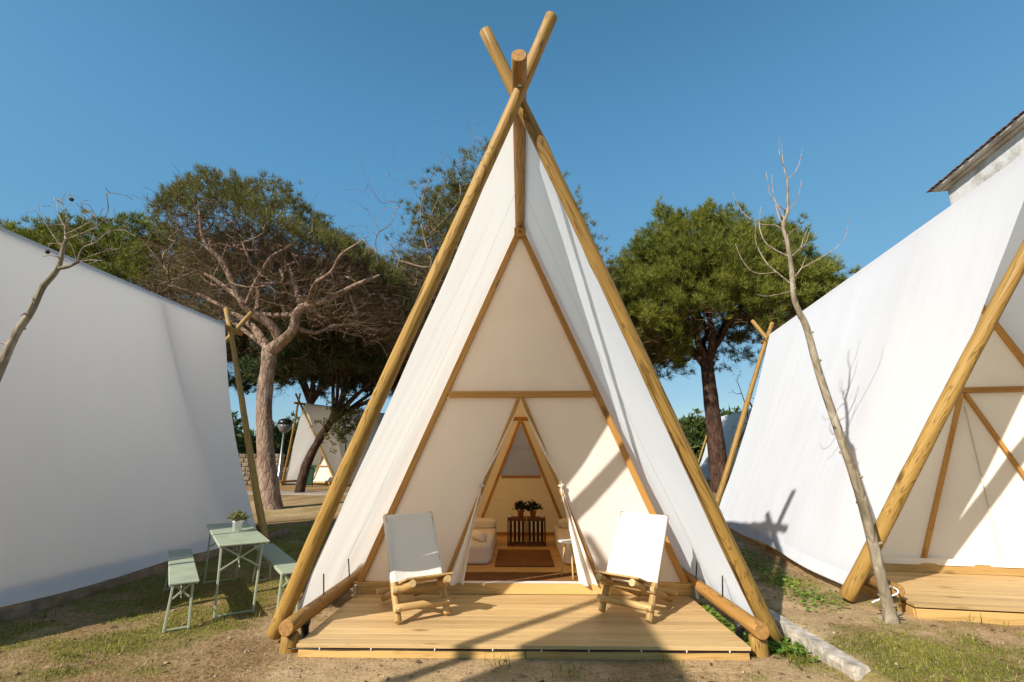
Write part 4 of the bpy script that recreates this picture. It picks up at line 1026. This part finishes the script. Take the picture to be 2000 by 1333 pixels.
br = [
    ([z4(402, 345), z4(380, 260), z4(352, 190), z4(348, 55)], .010, .004), ([z4(402, 345), z4(375, 240), z4(362, 75)], .009, .004),
    ([z4(405, 345), z4(450, 300), z4(485, 230), z4(502, 135)], .009, .004),
    ([z4(345, 590), z4(325, 500), z4(285, 440), z4(260, 295)], .012, .004), ([z4(325, 500), z4(305, 420), z4(300, 310)], .008, .004),
    ([z4(375, 650), z4(345, 590), z4(325, 510)], .014, .010), ([z4(385, 560), z4(340, 515), z4(320, 500)], .010, .007),
    ([z4(420, 560), z4(460, 490), z4(485, 420), z4(497, 350)], .009, .004),
    ([z4(375, 690), z4(320, 650), z4(220, 645), z4(130, 590), z4(75, 520), z4(38, 435)], .013, .004),
    ([z4(410, 860), z4(330, 820), z4(260, 770), z4(220, 680), z4(218, 590), z4(235, 495)], .014, .004),
    ([z4(430, 1045), z4(350, 980), z4(270, 910), z4(215, 820), z4(188, 740), z4(195, 620)], .016, .004),
    ([z4(310, 968), z4(220, 975), z4(150, 945), z4(95, 870), z4(55, 775)], .010, .004),
    ([z4(425, 1095), z4(350, 1110), z4(260, 1125), z4(190, 1110)], .010, .004),
    ([z4(435, 860), z4(490, 800), z4(510, 740), z4(540, 675)], .010, .004), ([z4(460, 1000), z4(495, 940), z4(525, 860)], .010, .004),
    ([z4(495, 940), z4(560, 905), z4(640, 860), z4(730, 800), z4(790, 730), z4(812, 610)], .009, .004),
    ([z4(435, 870), z4(480, 820), z4(530, 760), z4(545, 700)], .008, .003), ([z4(420, 730), z4(450, 680), z4(495, 670)], .006, .003)]
sapling(91, trk, br, 'bare sapling with slim upswept twigs rising beside the concrete kerb', (3.565, 5.06, .09), 0, .062, .010)
YL = 4.3
z1 = lambda x, y, d=0.: aty(x/3.508, 380+y/3.508, YL+d)
trk = [(-5.18, 4.3, -.05), (-5.17, 4.3, .8), (-5.12, 4.3, 1.7), aty(0, 722, YL), aty(30, 655, YL), aty(60, 610, YL), z1(290, 640), z1(360, 560), z1(405, 490), z1(430, 380), z1(455, 310)]
br = [([z1(410, 500), z1(470, 495), z1(540, 460)], .030, .022), ([z1(450, 320), z1(445, 220), z1(460, 150), z1(430, 80), z1(430, 30), z1(450, -10)], .008, .003),
    ([z1(445, 220), z1(400, 140), z1(395, 80), z1(365, 15)], .006, .003), ([z1(430, 370), z1(370, 290), z1(320, 210), z1(275, 130), z1(258, 55)], .008, .003),
    ([z1(440, 340), z1(370, 335), z1(330, 340)], .007, .003), ([z1(455, 310), z1(530, 280), z1(600, 250), z1(660, 180), z1(705, 95)], .008, .003),
    ([z1(600, 250), z1(680, 210), z1(740, 120)], .006, .003), ([z1(470, 280), z1(560, 220), z1(610, 180), z1(640, 120)], .007, .003),
    ([z1(540, 460), z1(600, 430), z1(690, 400), z1(820, 370)], .007, .003), ([z1(530, 460), z1(560, 370), z1(650, 330), z1(750, 240)], .007, .003),
    ([z1(540, 465), z1(620, 450), z1(700, 455)], .006, .003), ([z1(520, 470), z1(500, 380), z1(480, 330)], .008, .004)]
sapling(95, trk, br, 'bare sapling with a forked top and dry seed balls before the long tent wall', (-5.18, 4.3, 0), 60, .046, .016)
for (x, y) in ((490, 35), (326, 395)):
    p = z1(x, y, -.03); b = bmesh.new(); bmesh.ops.create_icosphere(b, subdivisions=3, radius=.020)
    for v in b.verts: v.co *= 1+random.uniform(-.06, .06)
    me = bpy.data.meshes.new('seed_ball'); b.to_mesh(me); b.free(); sb = link('seed_ball', me, 'soil'); sb.location = (0, 0, 0)
    rt = [q for q in bpy.data.objects if q.name.startswith('bare_sapling') and q.type == 'EMPTY'][-1]
    sb.parent = rt; sb.location = p-Vector(rt.location)
    q = z1(x+random.choice((-30, 60)), y-5); st = tube('seed_stalk', [p-Vector(rt.location), p-Vector(rt.location)+Vector((.0, 0, .06)), z1(435, 40)-Vector(rt.location) if y < 100 else z1(330, 340)-Vector(rt.location)], .002, 'saptwig', rt, sides=4, res=3)

# ---------------------------------------------------------------- far things
# young olive by the distant tent
def leafy_tree(seed, base, h, cr, label, mat='hedge', n=900, r=.05, trunk_h=.55):
    t = Tree(seed); rg = t.rg; bx, by = base
    tr = t.path([(bx, by, -.1), (bx+.05, by, h*trunk_h*.5), (bx, by, h*trunk_h)], -1, r, r*.6)
    c = np.array([bx, by, h*(trunk_h+1)/2+.1])
    P = c+rg.normal(0, 1, (90, 3))*np.array([cr*.5, cr*.5, h*(1-trunk_h)*.3]); t.connect(P, .006, .25, .1, -.1, 3, t.P[tr[-1]])
    Q = P[rg.integers(0, 90, n)]+rg.normal(0, .13*cr, (n, 3))
    V, T = tufts(Q, np.zeros((n, 3)), 6, .16, .06, rg, .1, 1.)
    return build_tree('young_tree', t, label, 'tree', None, (bx, by, 0), 'darkbark', 'darkbark', [(V, T, mat)], .03)
p = atz(668, 955); leafy_tree(101, (p.x*.9, p.y*.9), 4.2, .95, 'slender young olive tree in front of the distant tent', 'needle_olive', 500)
# bare sapling by the far right tent
t = Tree(111); tr = t.path([(*aty(1478, 950, 25).xy, 0), aty(1466, 860, 25), aty(1458, 800, 25), aty(1440, 745, 25)], -1, .06, .01)
P1 = np.array([t.P[i] for i in t.rg.integers(6, len(t.P), 26)])+t.rg.normal(0, .5, (26, 3)); t.connect(P1, .006, .25, .1, -.1, 5, t.P[5])
build_tree('bare_sapling', t, 'thin dark leafless sapling before the distant tent past the dense pine', 'sapling', 'bare plane saplings', (*t.P[0][:2], 0), 'darkbark', 'darkbark', [], .02, .008)
# woodland along the horizon: one mass
rg = np.random.default_rng(121); Vs = []; Ts = []; off = 0
for i in range(75):
    x = -70+i*1.95+rg.uniform(-1, 1); y = 46+rg.uniform(-6, 14); hh = rg.uniform(4.2, 6.6); rr = rg.uniform(2.5, 4.)
    n = 620; d = rg.normal(0, 1, (n, 3)); d /= np.linalg.norm(d, axis=1)[:, None]; d[:, 2] = np.abs(d[:, 2])*1.0
    bump = 1+.3*(fbm(d[:, 0]*3+i, d[:, 1]*3+d[:, 2]*3, 3)-.5)*2
    Q = np.array([x, y, hh*.38])+d*np.array([rr, rr, hh*.62])*bump[:, None]*rg.uniform(.75, 1.02, (n, 1)); Q[rg.uniform(0, 1, n) < .25, 2] *= .5
    V, T = tufts(Q, d, 5, .55, .22, rg, .2, .7); Vs.append(V); Ts.append(T+off); off += len(V)
wo = link('woodland', npmesh('woodland', np.concatenate(Vs), np.concatenate(Ts)), 'hedge'); tag(wo, 'low dark green woodland along the horizon', 'woodland', kind='stuff')
# stone wall in the gap beside the large pine
wl = empty('stone_wall', (-17.2, 29.5, 0), .1); tag(wl, 'low rubble stone wall beyond the large pine', 'wall')
rs = random.Random(4); z = 0.
box('core', (4.6, .30, 1.9), (0, 0, .93), 'stone', wl, bev=.02)
for row in range(7):
    x = -2.3+rs.uniform(0, .2); hgt = .27
    while x < 2.25:
        l = min(rs.uniform(.35, .65), 2.35-x); box('stone', (round(l-.03, 2), .40, hgt-.03), (x+l/2, rs.uniform(-.02, .02), .135+row*hgt), 'stone', wl, bev=.04); x += l
# lamp post with a globe
lp = aty(556, 832, 24.); r = empty('lamp_post', (lp.x, lp.y, 0)); tag(r, 'grey lamp post with a dark capped globe behind the large pine', 'lamp')
lathe('post', [(.09, 0), (.09, .5), (.06, .55), (.05, lp.z-.35)], 'steel', r)
gl = lathe('globe', [(.08, lp.z-.36), (.22, lp.z-.25), (.33, lp.z-.05), (.345, lp.z+.05)], 'clear', r); lathe('cap', [(.35, lp.z+.05), (.33, lp.z+.22), (.20, lp.z+.34), (.03, lp.z+.38)], 'black', r)
# litter bin
bp = atz(601, 951); r = empty('litter_bin', (bp.x, bp.y, 0), .4); tag(r, 'green plastic litter bin standing before the distant tent', 'bin')
bm = bmesh.new(); bmesh.ops.create_cube(bm, size=1.)
for v in bm.verts: v.co = Vector((v.co.x*(.62 if v.co.z > 0 else .5), v.co.y*(.6 if v.co.z > 0 else .48), v.co.z*1.0+.58))
bmesh.ops.bevel(bm, geom=bm.edges[:], offset=.06, segments=2, affect='EDGES'); me = bpy.data.meshes.new('bin_body'); bm.to_mesh(me); bm.free(); link('bin_body', me, 'bin', r)
box('lid', (.70, .68, .10), (0, 0, 1.13), 'bin', r, bev=.04); box('lid_rim', (.6, .58, .08), (0, 0, 1.20), 'bin', r, bev=.035)
for s in (-1, 1): box('wheel', (.05, .18, .18), (s*.24, .22, .09), 'black', r, bev=.05)
# old building past the right tent: wall, eaves, tiles
r = empty('old_building', (15.3, 15.1, 0), -math.pi/2-.19); tag(r, 'old building with peeling white wall under a red tiled eave', 'building')
def bx2(n, x0, x1, y0, y1, z0, z1, mt): return box(n, (x1-x0, y1-y0, z1-z0), ((x0+x1)/2, (y0+y1)/2, (z0+z1)/2), mt, r, bev=.02)

bx2('wall', 0, 12, 0, 7, -.2, 10.76, 'plaster'); bx2('cornice', -.12, 12.1, -.12, 7.1, 10.76, 10.84, 'plaster'); bx2('eave', -.27, 12.3, -.27, 7.3, 10.84, 10.95, 'plaster')
r.location = (14.98, 14.77, 0)
me = bpy.data.meshes.new('roof_tile'); tv = []; tf = []
for i, yy in enumerate((-.33, .6)):
    for k in range(7):
        a = math.pi*k/6; tv.append((.10*math.cos(a), yy, .035*math.sin(a)+i*.10))
for k in range(6): tf.append((k, k+1, 8+k, 7+k))
tf.append(tuple(range(7))); me = mesh('roof_tile', tv, tf); me.materials.append(M['tile'])
for i in range(44):
    q = link('roof_tile', me, None, r); q.location = (-.36+i*.21, random.uniform(-.02, .02), 10.952)
for i in range(34):
    q = link('roof_tile', me, None, r); q.location = (random.uniform(-.02, .02), 7.1-i*.21-.3, 10.952); q.rotation_euler = (0, 0, -math.pi/2)
bx2('roof_bed', -.2, 12.2, -.2, 7.2, 10.95, 10.97, 'tile')

# ---------------------------------------------------------------- grass, clover, litter (uncountable)
rg = np.random.default_rng(200)
def blades(n, dens, lo, hi, lmin, lmax, wd, mat, name, label, cat, flat=.0, lean=.55, zo=0.):
    x = rg.uniform(lo[0], hi[0], n*6); y = lo[1]+(hi[1]-lo[1])*rg.uniform(0, 1, n*6)**1.5
    k = rg.uniform(0, 1, n*6) < dens(x, y); x = x[k][:n]; y = y[k][:n]; m = len(x)
    z = gz(x, y)+zo; a = rg.uniform(0, 6.283, m); l = rg.uniform(lmin, lmax, m)*(1+.012*0)
    ln = rg.uniform(.1, lean, m)+flat; dx = np.cos(a)*ln*l; dy_ = np.sin(a)*ln*l; dz = l*np.sqrt(np.clip(1-ln**2, .02, 1))
    s = np.stack([-np.sin(a+rg.normal(0, .6, m)), np.cos(a), np.zeros(m)], 1)*(wd*rg.uniform(.6, 1.3, m))[:, None]*.5
    b = np.stack([x, y, z-.006], 1); mid = b+np.stack([dx*.4, dy_*.4, dz*.6], 1); tip = b+np.stack([dx, dy_, dz], 1)
    V = np.stack([b-s, b+s, mid+s*.8, mid-s*.8, tip], 1).reshape(-1, 3); i = np.arange(m)[:, None]*5
    T = np.concatenate([i+np.array([[0, 1, 2]]), i+np.array([[0, 2, 3]]), i+np.array([[3, 2, 4]])])
    o = link(name, npmesh(name, V, T), mat); tag(o, label, cat, kind='stuff'); return o
def clear(x, y):
    """nothing grows on the decks, the kerb or under the cabin"""
    c, s_ = math.cos(.1541), math.sin(.1541); u = (x-5.789)*c-(y-5.287)*s_; v = (x-5.789)*s_+(y-5.287)*c
    a = (np.abs(x) < 1.90) & (y > MY-.44); b = (np.abs(u) < 1.95) & (v > -.46) & (v < 5.6); k = (np.abs(x-2.52) < .09) & (y < 5.6)
    return ~(a | b | k)
gd = lambda x, y: green(x, y)**1.5*clear(x, y)
blades(100000, gd, (-7.5, 3.3), (6.5, 13), .012, .040, .0045, 'grass', 'grass', 'short green grass in patches on the sandy ground', 'grass')
blades(60000, lambda x, y: np.clip(dry(x, y)*.9+.04, 0, 1)*clear(x, y), (-7.5, 3.3), (6.5, 13), .015, .05, .0035, 'straw', 'dry_grass', 'dry straw and dead grass on the sandy ground', 'grass', flat=.42, lean=.55)
def clump(x, y): # a few taller tufts
    c = np.array([(-2.75, 5.35), (-.17, 4.17), (1.2, 4.2), (.35, 4.03), (2.3, 4.55), (2.22, 4.3), (-5.1, 5.4), (-4.9, 5.0), (3.2, 4.1), (3.9, 4.6), (2.9, 4.5), (-3.6, 4.6), (4.6, 5.1), (4.3, 5.05)])
    d = np.min([(x-a)**2+(y-b)**2 for a, b in c], axis=0); return np.exp(-d/.008)
blades(2600, clump, (-5.6, 3.8), (5.0, 5.8), .05, .12, .007, 'grass', 'grass', 'small taller tufts of green grass by the decks', 'grass', lean=.8)
# clover between deck and log
n = 2600; x = np.concatenate([rg.uniform(1.88, 2.08, n//2), rg.normal(2.28, .10, n//4), rg.normal(-1.0, .0, 0), rg.uniform(2.5, 3.2, n//4)]); y = np.concatenate([rg.uniform(4.45, 5.85, n//2), rg.normal(4.75, .18, n//4), rg.uniform(5.6, 8.5, n//4)])
y[3*n//4:] = 5.3+rg.uniform(0, 1, len(y)-3*n//4)*3.4; x[3*n//4:] = 3.15+(y[3*n//4:]-5.6)*.18+rg.normal(0, .14, len(y)-3*n//4)
m = len(x); z = gz(x, y)+rg.uniform(.015, .06, m); P = np.stack([x, y, z], 1); a = rg.uniform(0, 6.28, m); Vs = []; 
nrm = rg.normal(0, .35, (m, 3)); nrm[:, 2] = 1; nrm /= np.linalg.norm(nrm, axis=1)[:, None]
e1 = np.cross(nrm, np.stack([np.cos(a), np.sin(a), np.zeros(m)], 1)); e1 /= np.linalg.norm(e1, axis=1)[:, None]; e2 = np.cross(nrm, e1)
rr = rg.uniform(.010, .022, m)
ring = np.stack([P+(e1*math.cos(t)+e2*math.sin(t))*rr[:, None]*(1+.25*math.cos(3*t)) for t in np.linspace(0, 2*math.pi, 10)[:-1]], 1)
V = ring.reshape(-1, 3); i = np.arange(m)[:, None]*9
T = np.concatenate([i+np.array([[0, k, k+1]]) for k in range(1, 8)])
tag(link('clover', npmesh('clover', V, T), 'clover'), 'bright green clover growing along the logs and tent hems', 'clover', kind='stuff')
# crumbs of soil, pebbles and chips on the sand
n = 5000; x = rg.uniform(-5, 6, n); y = 3.4+rg.uniform(0, 1, n)**1.6*5; k = clear(x, y); x = x[k]; y = y[k]; m = len(x)
s_ = rg.uniform(.003, .010, m)*np.where(rg.uniform(0, 1, m) < .03, 2.2, 1.); P = np.stack([x, y, gz(x, y)+s_*.3], 1)
oc = np.array([[1, 0, 0], [-1, 0, 0], [0, 1, 0], [0, -1, 0], [0, 0, .7], [0, 0, -.7]]); V = (P[:, None, :]+oc[None]*s_[:, None, None]*rg.uniform(.6, 1.4, (m, 6, 1))).reshape(-1, 3)
of = np.array([[0, 2, 4], [2, 1, 4], [1, 3, 4], [3, 0, 4], [2, 0, 5], [1, 2, 5], [3, 1, 5], [0, 3, 5]]); T = (np.arange(m)[:, None, None]*6+of[None]).reshape(-1, 3)
M['crumb'] = mat_leaf('soil_crumbs', (.16, .10, .055), (.46, .34, .21), 0., 8.)
tag(link('gravel', npmesh('gravel', V, T), 'crumb'), 'loose crumbs of soil and small stones on the sand', 'gravel', kind='stuff')

# dead leaves and bits of bark on the ground
n = 1500; x = rg.uniform(-6, 6, n); y = 3.5+rg.uniform(0, 1, n)**1.4*7; k = clear(x, y); x = x[k]; y = y[k]; m = len(x)
a = rg.uniform(0, 6.28, m); l = rg.uniform(.012, .035, m); P = np.stack([x, y, gz(x, y)+.006], 1); u = np.stack([np.cos(a), np.sin(a), rg.normal(0, .25, m)], 1)*l[:, None]; v = np.stack([-np.sin(a), np.cos(a), rg.normal(0, .35, m)], 1)*(l*.4)[:, None]; up = np.zeros((m, 3)); up[:, 2] = l*.25
V = np.stack([P-u, P+v+up, P+u, P-v+up*.4, P], 1).reshape(-1, 3); i = np.arange(m)[:, None]*5
T = np.concatenate([i+np.array([[0, 4, 1]]), i+np.array([[1, 4, 2]]), i+np.array([[2, 4, 3]]), i+np.array([[3, 4, 0]])])
M['litter'] = mat_leaf('dead_leaves', (.09, .05, .025), (.34, .22, .11), .1, 6.)
tag(link('leaf_litter', npmesh('leaf_litter', V, T), 'litter'), 'dead leaves and bits of bark scattered over the ground', 'litter', kind='stuff')
